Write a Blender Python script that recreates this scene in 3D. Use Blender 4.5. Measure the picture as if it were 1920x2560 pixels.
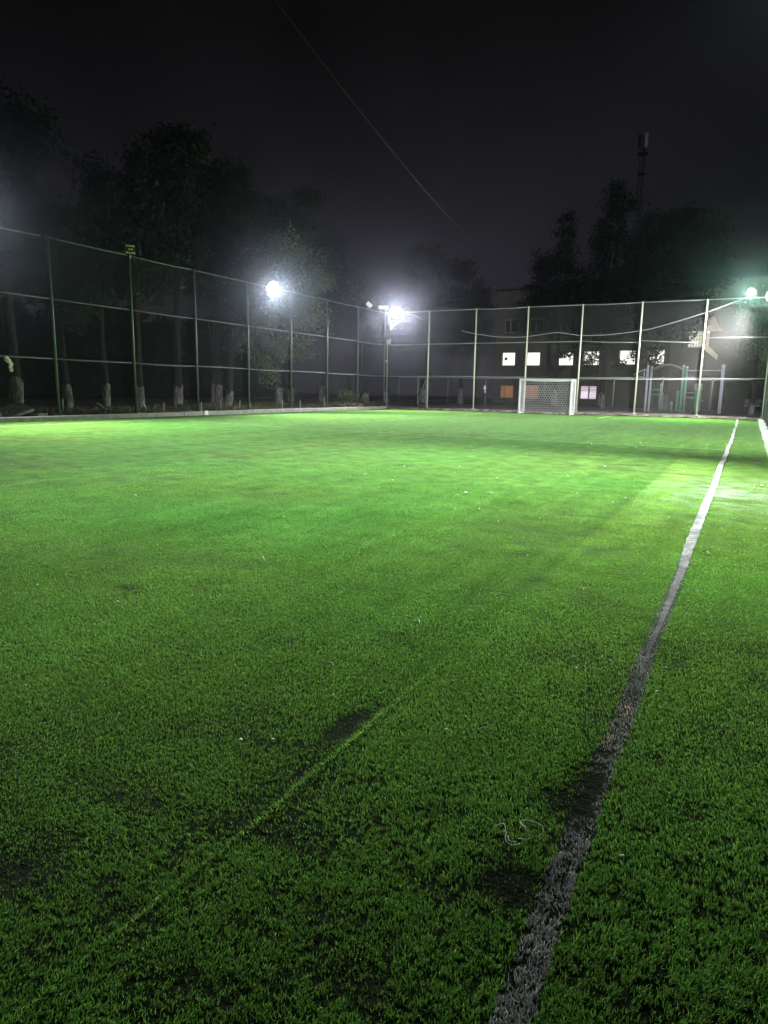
import bpy, math, random
import numpy as np
from mathutils import Vector, Matrix

sc = bpy.context.scene
for o in list(bpy.data.objects):
    bpy.data.objects.remove(o)
COL = sc.collection

# ------------------------------------------------------------------ camera
f_px = 1708.5
cam_d = bpy.data.cameras.new("camera")
cam_d.sensor_fit = 'VERTICAL'
cam_d.sensor_height = 24.0
cam_d.sensor_width = 18.0
cam_d.lens = f_px * 24.0 / 2560.0
cam_d.clip_start = 0.05
cam_d.clip_end = 2000
cam = bpy.data.objects.new("camera", cam_d)
COL.objects.link(cam)
pitch, roll, yaw = math.radians(10.193), math.radians(0.956), math.radians(27.681)
F = Vector((-math.sin(yaw) * math.cos(pitch), math.cos(yaw) * math.cos(pitch), -math.sin(pitch)))
R0 = Vector((math.cos(yaw), math.sin(yaw), 0))
U0 = R0.cross(F)
R = math.cos(roll) * R0 + math.sin(roll) * U0
U = -math.sin(roll) * R0 + math.cos(roll) * U0
cam.matrix_world = Matrix(((R.x, U.x, -F.x, 0), (R.y, U.y, -F.y, 0), (R.z, U.z, -F.z, 1.28), (0, 0, 0, 1)))
sc.camera = cam

# ------------------------------------------------------------------ night sky
world = bpy.data.worlds.new("World")
sc.world = world
world.use_nodes = True
wn, wl = world.node_tree.nodes, world.node_tree.links
wn.clear()
w_out = wn.new('ShaderNodeOutputWorld')
w_bg = wn.new('ShaderNodeBackground')
w_tc = wn.new('ShaderNodeTexCoord')
w_sep = wn.new('ShaderNodeSeparateXYZ')
w_ramp = wn.new('ShaderNodeValToRGB')
w_ramp.color_ramp.elements[0].position = 0.0
w_ramp.color_ramp.elements[0].color = (0.0125, 0.0108, 0.0150, 1)
w_ramp.color_ramp.elements[1].position = 0.62
w_ramp.color_ramp.elements[1].color = (0.0006, 0.0006, 0.0007, 1)
e = w_ramp.color_ramp.elements.new(0.22)
e.color = (0.0074, 0.0069, 0.0088, 1)
e = w_ramp.color_ramp.elements.new(0.42)
e.color = (0.0028, 0.0028, 0.0030, 1)
wl.new(w_tc.outputs['Generated'], w_sep.inputs[0])
wl.new(w_sep.outputs['Z'], w_ramp.inputs[0])
w_nz = wn.new('ShaderNodeTexNoise')             # uneven thin cloud
w_nz.inputs['Scale'].default_value = 2.6
w_nz.inputs['Detail'].default_value = 5
w_mr = wn.new('ShaderNodeMapRange')
w_mr.inputs[1].default_value, w_mr.inputs[2].default_value, w_mr.inputs[3].default_value, w_mr.inputs[4].default_value = .3, .7, .6, 1.5
w_mx = wn.new('ShaderNodeMix')
w_mx.data_type, w_mx.blend_type = 'RGBA', 'MULTIPLY'
w_mx.inputs[0].default_value = 1.0
wl.new(w_tc.outputs['Generated'], w_nz.inputs['Vector'])
wl.new(w_nz.outputs['Fac'], w_mr.inputs[0])
wl.new(w_ramp.outputs[0], w_mx.inputs[6])
wl.new(w_mr.outputs[0], w_mx.inputs[7])
wl.new(w_mx.outputs[2], w_bg.inputs['Color'])
w_bg.inputs['Strength'].default_value = 1.25
w_sky = wn.new('ShaderNodeTexSky')           # what is left of the daylight, sun far below the horizon
w_sky.sky_type = 'NISHITA'
w_sky.sun_disc = False
w_sky.sun_elevation = math.radians(-5)
w_sky.sun_rotation = math.radians(60)
w_bg2 = wn.new('ShaderNodeBackground')
w_bg2.inputs['Strength'].default_value = 0.004
wl.new(w_sky.outputs[0], w_bg2.inputs['Color'])
w_add = wn.new('ShaderNodeAddShader')
wl.new(w_bg.outputs[0], w_add.inputs[0])
wl.new(w_bg2.outputs[0], w_add.inputs[1])
wl.new(w_add.outputs[0], w_out.inputs['Surface'])

LAMP_W = 24000.0            # spot power of one pitch floodlight
HAZE_DENSITY = 0.00016
sc.view_settings.view_transform = 'Standard'
sc.view_settings.look = 'None'
sc.view_settings.exposure = 0.0
sc.view_settings.gamma = 1.0
sc.view_settings.use_curve_mapping = False
sc.cycles.use_denoising = True
sc.cycles.denoising_input_passes = 'RGB_ALBEDO'
sc.cycles.max_bounces = 5
sc.cycles.diffuse_bounces = 2
sc.cycles.glossy_bounces = 2
sc.cycles.transmission_bounces = 4
sc.cycles.volume_bounces = 0
sc.cycles.transparent_max_bounces = 8
sc.cycles.sample_clamp_indirect = 4.0

# ------------------------------------------------------------------ helpers
rng = np.random.default_rng(7)


def mat(name, col, rough=0.7, metal=0.0, spec=0.3, col2=None, scale=6.0, bump=0.0, detail=4.0, attr=None, stretch=None):
    """Principled material whose base colour wanders between two colours of the thing itself."""
    m = bpy.data.materials.new(name)
    m.use_nodes = True
    n, l = m.node_tree.nodes, m.node_tree.links
    b = n['Principled BSDF']
    b.inputs['Roughness'].default_value = rough
    b.inputs['Metallic'].default_value = metal
    b.inputs['Specular IOR Level'].default_value = spec
    if attr:
        a = n.new('ShaderNodeAttribute')
        a.attribute_name = attr
        l.new(a.outputs['Color'], b.inputs['Base Color'])
    elif col2 is None:
        b.inputs['Base Color'].default_value = (*col, 1)
    if col2 is not None or bump > 0:
        tc = n.new('ShaderNodeTexCoord')
        mp = n.new('ShaderNodeMapping')
        if stretch:
            mp.inputs['Scale'].default_value = stretch
        l.new(tc.outputs['Object'], mp.inputs[0])
        nz = n.new('ShaderNodeTexNoise')
        nz.inputs['Scale'].default_value = scale
        nz.inputs['Detail'].default_value = detail
        nz.inputs['Roughness'].default_value = 0.6
        l.new(mp.outputs[0], nz.inputs['Vector'])
        if col2 is not None:
            r = n.new('ShaderNodeValToRGB')
            r.color_ramp.elements[0].position = 0.36
            r.color_ramp.elements[1].position = 0.64
            r.color_ramp.elements[0].color = (*col, 1)
            r.color_ramp.elements[1].color = (*col2, 1)
            l.new(nz.outputs['Fac'], r.inputs[0])
            l.new(r.outputs[0], b.inputs['Base Color'])
        if bump > 0:
            bp = n.new('ShaderNodeBump')
            bp.inputs['Strength'].default_value = bump
            bp.inputs['Distance'].default_value = 0.03
            l.new(nz.outputs['Fac'], bp.inputs['Height'])
            l.new(bp.outputs[0], b.inputs['Normal'])
    return m


def emit(name, col, strength):
    m = bpy.data.materials.new(name)
    m.use_nodes = True
    b = m.node_tree.nodes['Principled BSDF']
    b.inputs['Base Color'].default_value = (0.03, 0.03, 0.03, 1)
    b.inputs['Emission Color'].default_value = (*col, 1)
    b.inputs['Emission Strength'].default_value = strength
    return m


class MB:
    def __init__(s):
        s.v, s.f = [], []

    def box(s, c, d, rz=0.0, ax=None):
        """centre, full sizes, rotation about z (or a 3x3 matrix)"""
        M = ax if ax is not None else Matrix.Rotation(rz, 3, 'Z')
        i = len(s.v)
        for z in (-1, 1):
            for (x, y) in ((-1, -1), (1, -1), (1, 1), (-1, 1)):
                s.v.append(Vector(c) + M @ Vector((x * d[0] / 2, y * d[1] / 2, z * d[2] / 2)))
        for q in ((3, 2, 1, 0), (4, 5, 6, 7), (0, 1, 5, 4), (1, 2, 6, 5), (2, 3, 7, 6), (3, 0, 4, 7)):
            s.f.append([i + k for k in q])
        return s

    def tube(s, pts, r, n=8, cap=True):
        pts = [Vector(p) for p in pts]
        rs = r if isinstance(r, (list, tuple)) else [r] * len(pts)
        i0 = len(s.v)
        prev = None
        for k, p in enumerate(pts):
            t = (pts[min(k + 1, len(pts) - 1)] - pts[max(k - 1, 0)]).normalized()
            if prev is None:
                a = t.orthogonal().normalized()
            else:
                a = (prev - t * prev.dot(t)).normalized()
            prev = a
            b = t.cross(a)
            for j in range(n):
                w = 2 * math.pi * j / n
                s.v.append(p + rs[k] * (math.cos(w) * a + math.sin(w) * b))
        for k in range(len(pts) - 1):
            for j in range(n):
                s.f.append([i0 + k * n + j, i0 + k * n + (j + 1) % n, i0 + (k + 1) * n + (j + 1) % n, i0 + (k + 1) * n + j])
        if cap:
            s.f.append([i0 + j for j in reversed(range(n))])
            s.f.append([i0 + (len(pts) - 1) * n + j for j in range(n)])
        return s

    def ball(s, c, r, n=10, m=6, sc3=(1, 1, 1), jit=0.0, rg=None):
        i = len(s.v)
        for a in range(m + 1):
            th = math.pi * a / m
            for b in range(n):
                ph = 2 * math.pi * b / n
                k = 1.0 + (rg.uniform(-jit, jit) if (rg is not None and 0 < a < m) else 0)
                s.v.append(Vector((c[0] + r * sc3[0] * k * math.sin(th) * math.cos(ph), c[1] + r * sc3[1] * k * math.sin(th) * math.sin(ph), c[2] + r * sc3[2] * k * math.cos(th))))
        for a in range(m):
            for b in range(n):
                s.f.append([i + a * n + b, i + (a + 1) * n + b, i + (a + 1) * n + (b + 1) % n, i + a * n + (b + 1) % n])
        return s

    def poly(s, pts):
        i = len(s.v)
        s.v += [Vector(p) for p in pts]
        s.f.append(list(range(i, i + len(pts))))
        return s

    def prism(s, pts, ext):
        """a flat outline given thickness along ext"""
        i = len(s.v)
        n = len(pts)
        e = Vector(ext)
        s.v += [Vector(p) for p in pts] + [Vector(p) + e for p in pts]
        s.f.append([i + k for k in reversed(range(n))])
        s.f.append([i + n + k for k in range(n)])
        for k in range(n):
            s.f.append([i + k, i + (k + 1) % n, i + n + (k + 1) % n, i + n + k])
        return s

    def build(s, name, m, parent=None, smooth=False, bevel=0.0):
        me = bpy.data.meshes.new(name)
        me.from_pydata([tuple(v) for v in s.v], [], s.f)
        me.materials.append(m)
        me.update()
        if smooth:
            me.polygons.foreach_set('use_smooth', [True] * len(me.polygons))
        o = bpy.data.objects.new(name, me)
        COL.objects.link(o)
        if parent is not None:
            o.parent = parent
        if bevel > 0:
            bv = o.modifiers.new('bevel', 'BEVEL')
            bv.width = bevel
            bv.segments = 2
            bv.limit_method = 'ANGLE'
        return o


def np_mesh(name, verts, faces, m, parent=None, cols=None, smooth=False):
    """faces: int array (n,3) or (n,4); cols: per-vertex rgb"""
    me = bpy.data.meshes.new(name)
    nv, (nf, k) = len(verts), faces.shape
    me.vertices.add(nv)
    me.vertices.foreach_set('co', np.ascontiguousarray(verts, dtype=np.float32).ravel())
    me.loops.add(nf * k)
    me.loops.foreach_set('vertex_index', np.ascontiguousarray(faces, dtype=np.int32).ravel())
    me.polygons.add(nf)
    me.polygons.foreach_set('loop_start', np.arange(0, nf * k, k, dtype=np.int32))
    me.polygons.foreach_set('loop_total', np.full(nf, k, dtype=np.int32))
    if smooth:
        me.polygons.foreach_set('use_smooth', np.ones(nf, dtype=bool))
    if cols is not None:
        a = me.attributes.new('tint', 'FLOAT_COLOR', 'POINT')
        c4 = np.ones((nv, 4), dtype=np.float32)
        c4[:, :3] = cols
        a.data.foreach_set('color', c4.ravel())
    me.materials.append(m)
    me.update()
    me.validate()
    o = bpy.data.objects.new(name, me)
    COL.objects.link(o)
    if parent is not None:
        o.parent = parent
    return o


def thing(name, loc, label, cat, group=None, rz=0.0):
    o = bpy.data.objects.new(name, None)
    o.empty_display_size = 0.2
    COL.objects.link(o)
    o.location = loc
    o.rotation_euler = (0, 0, rz)
    o['label'], o['category'] = label, cat
    if group:
        o['group'] = group
    return o


def tag(o, label, cat, group=None, kind=None):
    o['label'], o['category'] = label, cat
    if group:
        o['group'] = group
    if kind:
        o['kind'] = kind
    return o


def struct(o, label=None):
    o['kind'] = 'structure'
    if label:
        o['label'] = label
    return o


def vnoise(x, y, s, seed):
    """smooth value noise in 0..1"""
    x, y = x / s, y / s
    xi, yi = np.floor(x).astype(np.int64), np.floor(y).astype(np.int64)
    fx, fy = x - xi, y - yi
    fx, fy = fx * fx * (3 - 2 * fx), fy * fy * (3 - 2 * fy)

    def h(a, b):
        n = (a * 374761393 + b * 668265263 + seed * 2147483) & 0x7fffffff
        n = ((n ^ (n >> 13)) * 1274126177) & 0x7fffffff
        return ((n ^ (n >> 16)) & 0xffff) / 65535.0
    return (h(xi, yi) * (1 - fx) + h(xi + 1, yi) * fx) * (1 - fy) + (h(xi, yi + 1) * (1 - fx) + h(xi + 1, yi + 1) * fx) * fy


# ------------------------------------------------------------------ materials
M_green = mat('green_post_paint', (0.04, 0.085, 0.06), 0.5, 0, 0.4, (0.10, 0.095, 0.07), 3.0)
M_green_pale = mat('faded_green_post_paint', (0.44, 0.50, 0.42), 0.45, 0, 0.5, (0.54, 0.53, 0.40), 2.5)
M_rail = mat('galvanised_rail', (0.36, 0.38, 0.38), 0.4, 0.1, 0.5, (0.46, 0.47, 0.45), 4)
M_wire = mat('galvanised_wire', (0.16, 0.165, 0.17), 0.5, 0.3, 0.4)
M_rail_dark = mat('darkened_rail', (0.16, 0.175, 0.17), 0.6, 0, 0.3, (0.24, 0.25, 0.24), 3)  # rail grey darkened in colour to offset strong lamp light
M_wire_old = mat('dull_old_wire', (0.035, 0.04, 0.038), 0.7, 0, 0.2)
M_conc = mat('rough_concrete', (0.24, 0.23, 0.21), 0.9, 0, 0.2, (0.36, 0.35, 0.32), 5, 0.4)
M_conc_dark = mat('broken_concrete', (0.14, 0.12, 0.10), 0.95, 0, 0.2, (0.34, 0.31, 0.26), 2.2, 0.8)
M_white = mat('white_paint', (0.74, 0.75, 0.74), 0.4, 0, 0.5, (0.82, 0.82, 0.80), 7)
M_net = mat('white_net_cord', (0.75, 0.75, 0.75), 0.8)
M_black = mat('black_paint', (0.02, 0.02, 0.022), 0.5, 0, 0.4, (0.035, 0.035, 0.035), 9)
M_grey = mat('grey_housing', (0.25, 0.26, 0.27), 0.45, 0.3, 0.5, (0.33, 0.34, 0.34), 9)
M_pale = mat('pale_housing', (0.7, 0.7, 0.68), 0.45, 0.0, 0.5, (0.6, 0.6, 0.58), 9)
M_bark = mat('bark', (0.022, 0.018, 0.015), 0.95, 0, 0.05, (0.05, 0.043, 0.037), 7, 0.9, stretch=(3, 3, 0.7))
M_lime = mat('lime_washed_bark', (0.05, 0.045, 0.04), 0.95, 0, 0.05, (0.30, 0.29, 0.27), 3.2, 0.6, stretch=(3, 3, 0.7))
M_leaf = mat('leaves', (0.05, 0.08, 0.03), 0.9, 0, 0.0, attr='tint')
M_weed = mat('weeds', (0.05, 0.08, 0.03), 0.7, 0, 0.15, attr='tint')
M_turf = bpy.data.materials.new('turf_fibres')          # thin plastic: half of the light passes through
M_turf.use_nodes = True
_n, _l = M_turf.node_tree.nodes, M_turf.node_tree.links
_n.clear()
_o = _n.new('ShaderNodeOutputMaterial'); _a = _n.new('ShaderNodeAttribute'); _a.attribute_name = 'tint'
_d = _n.new('ShaderNodeBsdfDiffuse'); _t = _n.new('ShaderNodeBsdfTranslucent'); _m = _n.new('ShaderNodeMixShader'); _m.inputs[0].default_value = .5
_g = _n.new('ShaderNodeBsdfGlossy'); _g.inputs['Roughness'].default_value = .45; _m2 = _n.new('ShaderNodeMixShader'); _m2.inputs[0].default_value = .005
_l.new(_a.outputs['Color'], _d.inputs['Color']); _l.new(_a.outputs['Color'], _t.inputs['Color'])
_l.new(_d.outputs[0], _m.inputs[1]); _l.new(_t.outputs[0], _m.inputs[2]); _l.new(_m.outputs[0], _m2.inputs[1]); _l.new(_g.outputs[0], _m2.inputs[2]); _l.new(_m2.outputs[0], _o.inputs['Surface'])
M_dirt = mat('dry_earth', (0.07, 0.055, 0.04), 1.0, 0, 0.1, (0.14, 0.11, 0.08), 1.5, 0.6)
M_plaza = mat('plaza_paving', (0.12, 0.115, 0.115), 0.9, 0, 0.2, (0.17, 0.165, 0.16), 0.9, 0.3)
M_ground = mat('ground_earth', (0.05, 0.045, 0.04), 1.0, 0, 0.1, (0.08, 0.07, 0.06), 0.4)
M_wall = mat('dull_plaster', (0.075, 0.066, 0.058), 0.95, 0, 0.0, (0.10, 0.088, 0.076), 0.5)
M_roof = mat('dark_roofing', (0.03, 0.03, 0.032), 0.9, 0, 0.1, (0.045, 0.045, 0.05), 3)
M_frame = mat('window_frame', (0.18, 0.16, 0.14), 0.6, 0, 0.3, (0.24, 0.22, 0.2), 8)
M_glass = mat('dark_glass', (0.012, 0.012, 0.014), 0.1, 0, 0.6)
M_purple = mat('lilac_paint', (0.68, 0.68, 0.80), 0.4, 0, 0.5, (0.76, 0.76, 0.84), 5)
M_teal = mat('sea_green_paint', (0.20, 0.56, 0.42), 0.4, 0, 0.5, (0.26, 0.62, 0.48), 5)
M_cable = mat('pale_cable', (0.5, 0.5, 0.5), 0.5)
M_dwire = mat('dark_cable', (0.035, 0.035, 0.035), 0.5)
M_string = mat('frayed_fibre', (0.5, 0.52, 0.42), 0.8, 0, 0.2, (0.62, 0.62, 0.52), 30)
M_rag = mat('rag_cloth', (0.6, 0.56, 0.52), 0.9, 0, 0.1, (0.35, 0.3, 0.28), 12)
M_rust = mat('rusty_steel', (0.16, 0.10, 0.06), 0.8, 0.2, 0.3, (0.26, 0.20, 0.15), 8)
M_led = mat('led_chip', (0.75, 0.78, 0.28), 0.3, 0, 0.5)

# ------------------------------------------------------------------ the pitch
WEAR_SHADE = [  # worn spots of the turf, and near ones painting its unlit darkness: x, y, rx, ry, strength
    (-0.43, 1.57, .10, .10, 1.2), (-0.57, 1.47, .13, .06, .7), (-0.47, 1.70, .10, .05, .45), (-3.42, 2.97, .16, .07, .8),
    (-2.06, 2.71, .16, .07, .5), (-0.77, 3.24, .13, .2, .55), (-1.25, 2.14, .05, .16, 1.0), (-1.71, 1.13, .25, .1, .35),
    (-0.35, 2.12, .06, .22, 1.0), (-0.40, 2.02, .07, .08, 1.0), (-0.34, 2.36, .06, .10, .8), (-3.51, 4.10, .10, .05, .5), (-1.15, 4.45, .12, .2, .4),
    (-0.87, 3.70, .10, .12, .4), (-1.49, 1.36, .2, .07, .3), (-0.20, 3.55, .08, .14, .35), (0.14, 3.39, .06, .08, .3),
    (-4.4, 3.3, .3, .08, .25), (-2.9, 3.2, .25, .06, .35), (-0.38, 3.78, .05, .1, .8), (-0.12, 1.62, .12, .06, .4),
    (-1.0, 1.45, .16, .06, .3), (-.95, .92, .2, .07, .55), (-.62, 1.12, .16, .07, .6), (-.05, 1.35, .2, .1, .6), (-1.25, 1.02, .12, .07, .5), (.05, 1.75, .1, .12, .45), (-.75, 1.75, .1, .06, .45), (-0.05, 2.1, .08, .08, .5), (-5.6, 6.8, .5, .12, .35), (-3.2, 5.6, .4, .1, .3), (-7.5, 9.2, .6, .2, .25),
    (-1.4, 1.85, .16, .05, .35), (-0.75, 1.25, .2, .06, .5), (-1.5, 3.05, .12, .1, .45), (-1.65, 0.95, .2, .08, .6)]
TAN = [(-0.318, 2.78, .022, .07), (-0.358, 2.53, .022, .09), (-1.66, 1.17, .05, .05)]
LINE_W = 0.088


def line_x(y):
    y = np.asarray(y, dtype=float)
    ys = [-5, 1.2, 1.45, 1.82, 2.3, 2.74, 3.3, 4.5, 5.9, 7.5, 9.4, 10.7, 12.7, 14.6, 16.2, 19.1, 22.3, 28.8, 41.2]
    xs = [-.312, -.311, -.317, -.319, -.328, -.320, -.326, -.323, -.330, -.333, -.330, -.326, -.346, -.346, -.353, -.346, -.353, -.386, -.47]
    return np.interp(y, ys, xs) + 0.012 * (vnoise(y, y * 0, 0.9, 5) - 0.5) * np.clip(y / 6, 0.2, 3)


def turf_fields(x, y):
    """wear and near-end darkening 0..1 and a colour (rgb) of the turf at a place"""
    w = np.zeros_like(x)
    for (a, b, rx, ry, s) in WEAR_SHADE:
        s = s if s > .85 else s * .6
        d2 = ((x - a) / rx) ** 2 + ((y - b) / ry) ** 2
        w = np.maximum(w, s * np.exp(-d2))
    n1 = vnoise(x, y, 1.7, 11)
    n2 = vnoise(x, y, 0.55, 12)
    n3 = vnoise(x, y, 0.20, 13)
    n4 = vnoise(x, y, 5.0, 14)
    nap = 0.40 * n1 + 0.30 * n2 + 0.30 * n3
    w = w * (0.15 + .9 * n3 + .9 * vnoise(x, y, .045, 15)) + np.clip((nap - 0.60) * 4.2, 0, 1) * 0.5
    w = np.clip(w, 0, 1)
    g = 0.86 + 0.18 * n2 + 0.12 * (n4 - .5) + .14 * (n3 - .5) + .16 * (vnoise(x, y * .04, .10, 16) - .5) + .12 * (vnoise(x, y * .03, .45, 17) - .5)
    # strips of carpet, each laid with its own nap
    strip = np.floor((x + 1.17) / 3.9).astype(int)
    sgn = np.where((strip % 2) == 0, 1.0, 0.95)
    red, blu = np.full_like(x, 0.30), np.full_like(x, 0.165)
    patch = (x > -1.17) & (y < 15.12 + 0.16 * (x + 1.17))
    edge = np.clip((15.12 + 0.16 * (x + 1.17) - y) * 10, 0, 1) * np.clip((x + 1.165) * 40, 0, 1)
    edge = edge * np.clip(.45 + (y - 5) / 9, 0, 1)
    red = red + edge * 0.05
    blu = blu - edge * 0.01
    far_right = (x > -1.17) & ~patch
    sgn = sgn * np.where(far_right, 0.97, 1.0) * (1 + 0.34 * edge)
    band = np.where((y > 15.0) & (y < 17.9) & (x > -9), 0.95, 1.0)
    sgn = sgn * band
    base = 0.125 * g * sgn
    red = red + 0.12 * (n1 - .5) + .1 * (n4 - .5)
    red = red + .13
    rgb = np.stack([base * red, base, base * blu], axis=-1)
    # the raised seam along the edge of the strip is bare of infill and lighter
    sx = -1.172 - 0.03 * np.clip(1.6 - y, 0, 1) + 0.012 * (vnoise(y, y * 0, .35, 21) - .5)
    seam = np.exp(-((x - sx) / 0.011) ** 2) * np.where(y < 6, 1, .25) * (0.6 + 0.6 * vnoise(y, y * 0 + 3, .3, 22)) * np.clip((4.2 - y) / 2.2 + .15, 0.1, 1)
    rgb = rgb * (1 + 0.55 * seam[..., None])
    w = w * (1 - np.clip(seam, 0, 1))
    # whitish streaky patch in the carpet colour at the right-hand side
    pale_patch = np.exp(-((y - 10.2) / 1.5) ** 2 - ((x + .1) / .75) ** 2) * (x > -1.15) * np.clip(vnoise(x * 1.0, y * 2.2, .22, 91) * 1.6 - .25, 0, 1)
    rgb = rgb * (1 - .5 * pale_patch[..., None]) + np.array([.27, .30, .26]) * (.5 * pale_patch[..., None])
    return w, rgb, seam


def line_mask(x, y):
    return np.clip((LINE_W / 2 - np.abs(x - line_x(y)) + .012 * (vnoise(x, y, .03, 31) - .5)) / .008, 0, 1)


def grid(xs, ys):
    X, Yv = np.meshgrid(xs, ys, indexing='xy')
    nx, ny = len(xs), len(ys)
    i = np.arange(nx * ny).reshape(ny, nx)
    q = np.stack([i[:-1, :-1], i[:-1, 1:], i[1:, 1:], i[1:, :-1]], -1).reshape(-1, 4)
    return X.ravel(), Yv.ravel(), q


M_pitch = bpy.data.materials.new('artificial_turf')
M_pitch.use_nodes = True
n, l = M_pitch.node_tree.nodes, M_pitch.node_tree.links
b = n['Principled BSDF']
b.inputs['Roughness'].default_value = 0.9
b.inputs['Specular IOR Level'].default_value = 0.0
b.inputs['Sheen Weight'].default_value = 0.04          # pale sheen of plastic pile seen flat
b.inputs['Sheen Roughness'].default_value = 0.45
a = n.new('ShaderNodeAttribute'); a.attribute_name = 'tint'
tc = n.new('ShaderNodeTexCoord')
nz = n.new('ShaderNodeTexNoise'); nz.inputs['Scale'].default_value = 16; nz.inputs['Detail'].default_value = 5; nz.inputs['Roughness'].default_value = 0.7
nz2 = n.new('ShaderNodeTexNoise'); nz2.inputs['Scale'].default_value = 3.2; nz2.inputs['Detail'].default_value = 6; nz2.inputs['Roughness'].default_value = 0.65
l.new(tc.outputs['Object'], nz.inputs['Vector']); l.new(tc.outputs['Object'], nz2.inputs['Vector'])
mr = n.new('ShaderNodeMapRange'); mr.inputs[1].default_value = .30; mr.inputs[2].default_value = .70; mr.inputs[3].default_value = .6; mr.inputs[4].default_value = 1.35
l.new(nz2.outputs['Fac'], mr.inputs[0])
mx = n.new('ShaderNodeMix'); mx.data_type = 'RGBA'; mx.blend_type = 'MULTIPLY'; mx.inputs[0].default_value = 1.0
l.new(a.outputs['Color'], mx.inputs[6]); l.new(mr.outputs[0], mx.inputs[7])
l.new(mx.outputs[2], b.inputs['Base Color'])
bp = n.new('ShaderNodeBump'); bp.inputs['Strength'].default_value = 0.9; bp.inputs['Distance'].default_value = 0.03
l.new(nz.outputs['Fac'], bp.inputs['Height'])
bp2 = n.new('ShaderNodeBump'); bp2.inputs['Strength'].default_value = 0.55; bp2.inputs['Distance'].default_value = 0.12
l.new(nz2.outputs['Fac'], bp2.inputs['Height']); l.new(bp.outputs[0], bp2.inputs['Normal'])
l.new(bp2.outputs[0], b.inputs['Normal'])

RUBBER = np.array([0.010, 0.010, 0.009])
xs = np.concatenate([np.arange(-21.6, -4, .10), np.arange(-4, 0.5, .03), [0.5]])
ys = np.concatenate([np.arange(-4, 0.4, .15), np.arange(.4, 8, .04), np.arange(8, 16, .08), np.arange(16, 40.9, .2), [40.9]])
X, Yv, q = grid(xs, ys)
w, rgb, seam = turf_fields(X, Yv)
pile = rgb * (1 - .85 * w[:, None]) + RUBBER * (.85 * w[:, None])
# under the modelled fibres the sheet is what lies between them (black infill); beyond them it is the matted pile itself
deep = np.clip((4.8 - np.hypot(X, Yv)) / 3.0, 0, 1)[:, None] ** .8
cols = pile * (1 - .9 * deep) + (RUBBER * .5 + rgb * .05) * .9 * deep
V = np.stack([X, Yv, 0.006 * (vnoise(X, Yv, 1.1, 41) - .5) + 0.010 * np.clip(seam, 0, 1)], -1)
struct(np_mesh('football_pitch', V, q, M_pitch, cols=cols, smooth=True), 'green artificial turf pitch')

# white touchline beside the camera: a strip of white carpet, worn black in places
M_line = mat('white_turf_strip', (0.4, 0.4, 0.4), 0.9, 0, 0.0, attr='tint')
yy = np.concatenate([np.arange(3.2, 9, .02), np.arange(9, 40.7, .05)])
ac = np.linspace(-.5, .5, 9)
A, YY = np.meshgrid(ac, yy, indexing='xy')
XX = line_x(YY) + A * LINE_W * (1 - .85 * np.clip((6.6 - YY) / 3.2, 0, 1)) * (1 + .30 * (vnoise(YY, np.sign(A) * 3.3, .16, 51) - .6))


def line_colour(x, y):
    w, _, _ = turf_fields(x, y)
    g = 0.25 + 0.12 * (vnoise(x, y, .3, 61) - .5) + 0.15 * (vnoise(x, y, .05, 62) - .5)
    g = g * (1 + .1 * np.clip((y - 6) / 6, 0, 1))        # whiter towards the far end
    c = np.stack([g * .98, g, g * .90], -1)
    c = c * (1 - .96 * np.clip(w * 1.15, 0, 1))[..., None] + 0.010
    for (a0, b0, rx, ry) in TAN:
        k = np.exp(-(((x - a0) / rx) ** 2 + ((y - b0) / ry) ** 2) * 1.5) * (vnoise(x, y, .018, 63) > .35)
        c = c * (1 - k[..., None]) + np.array([.62, .42, .27]) * k[..., None]
    return c


cl = line_colour(XX.ravel(), YY.ravel())
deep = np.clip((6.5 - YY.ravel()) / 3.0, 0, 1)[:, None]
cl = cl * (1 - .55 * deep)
ny, nx = XX.shape
i = np.arange(nx * ny).reshape(ny, nx)
q = np.stack([i[:-1, :-1], i[:-1, 1:], i[1:, 1:], i[1:, :-1]], -1).reshape(-1, 4)
zl = 0.006 * (vnoise(XX.ravel(), YY.ravel(), 1.1, 41) - .5) + 0.0065
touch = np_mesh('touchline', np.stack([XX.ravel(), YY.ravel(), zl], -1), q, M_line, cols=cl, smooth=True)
struct(touch, 'worn white touchline')
# thin painted lines far out on the pitch
ml = mat('painted_line', (0.24, 0.34, 0.16), 0.9, 0, 0.0, (0.14, 0.22, 0.08), 1.5)


def line_strip(name, p0, p1, wd):
    p0, p1 = Vector((*p0, 0)), Vector((*p1, 0))
    t = (p1 - p0).normalized()
    nrm = Vector((-t.y, t.x, 0)) * wd / 2
    mb = MB()
    k = max(2, int((p1 - p0).length / .4))
    for j in range(k):
        a0, b0 = p0.lerp(p1, j / k), p0.lerp(p1, (j + 1) / k)
        mb.poly([(*(a0 - nrm).xy, .009), (*(b0 - nrm).xy, .009), (*(b0 + nrm).xy, .009), (*(a0 + nrm).xy, .009)])
    return struct(mb.build(name, ml))


line_strip('far_touchline', (-19.35, 8), (-19.65, 40.4), .11)
line_strip('penalty_line', (-19.4, 19.3), (-12.98, 18.08), .055)
line_strip('penalty_line', (-12.98, 18.06), (-0.44, 17.92), .05)
line_strip('goal_line', (-19.6, 40.3), (-0.5, 40.1), .10)
line_strip('goal_area_line', (-13.65, 34.6), (-13.53, 37.6), .13)
line_strip('goal_area_line', (-6.62, 35.5), (-6.79, 40.0), .13)
line_strip('goal_area_line', (-13.53, 37.6), (-8.6, 37.2), .06)

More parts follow.
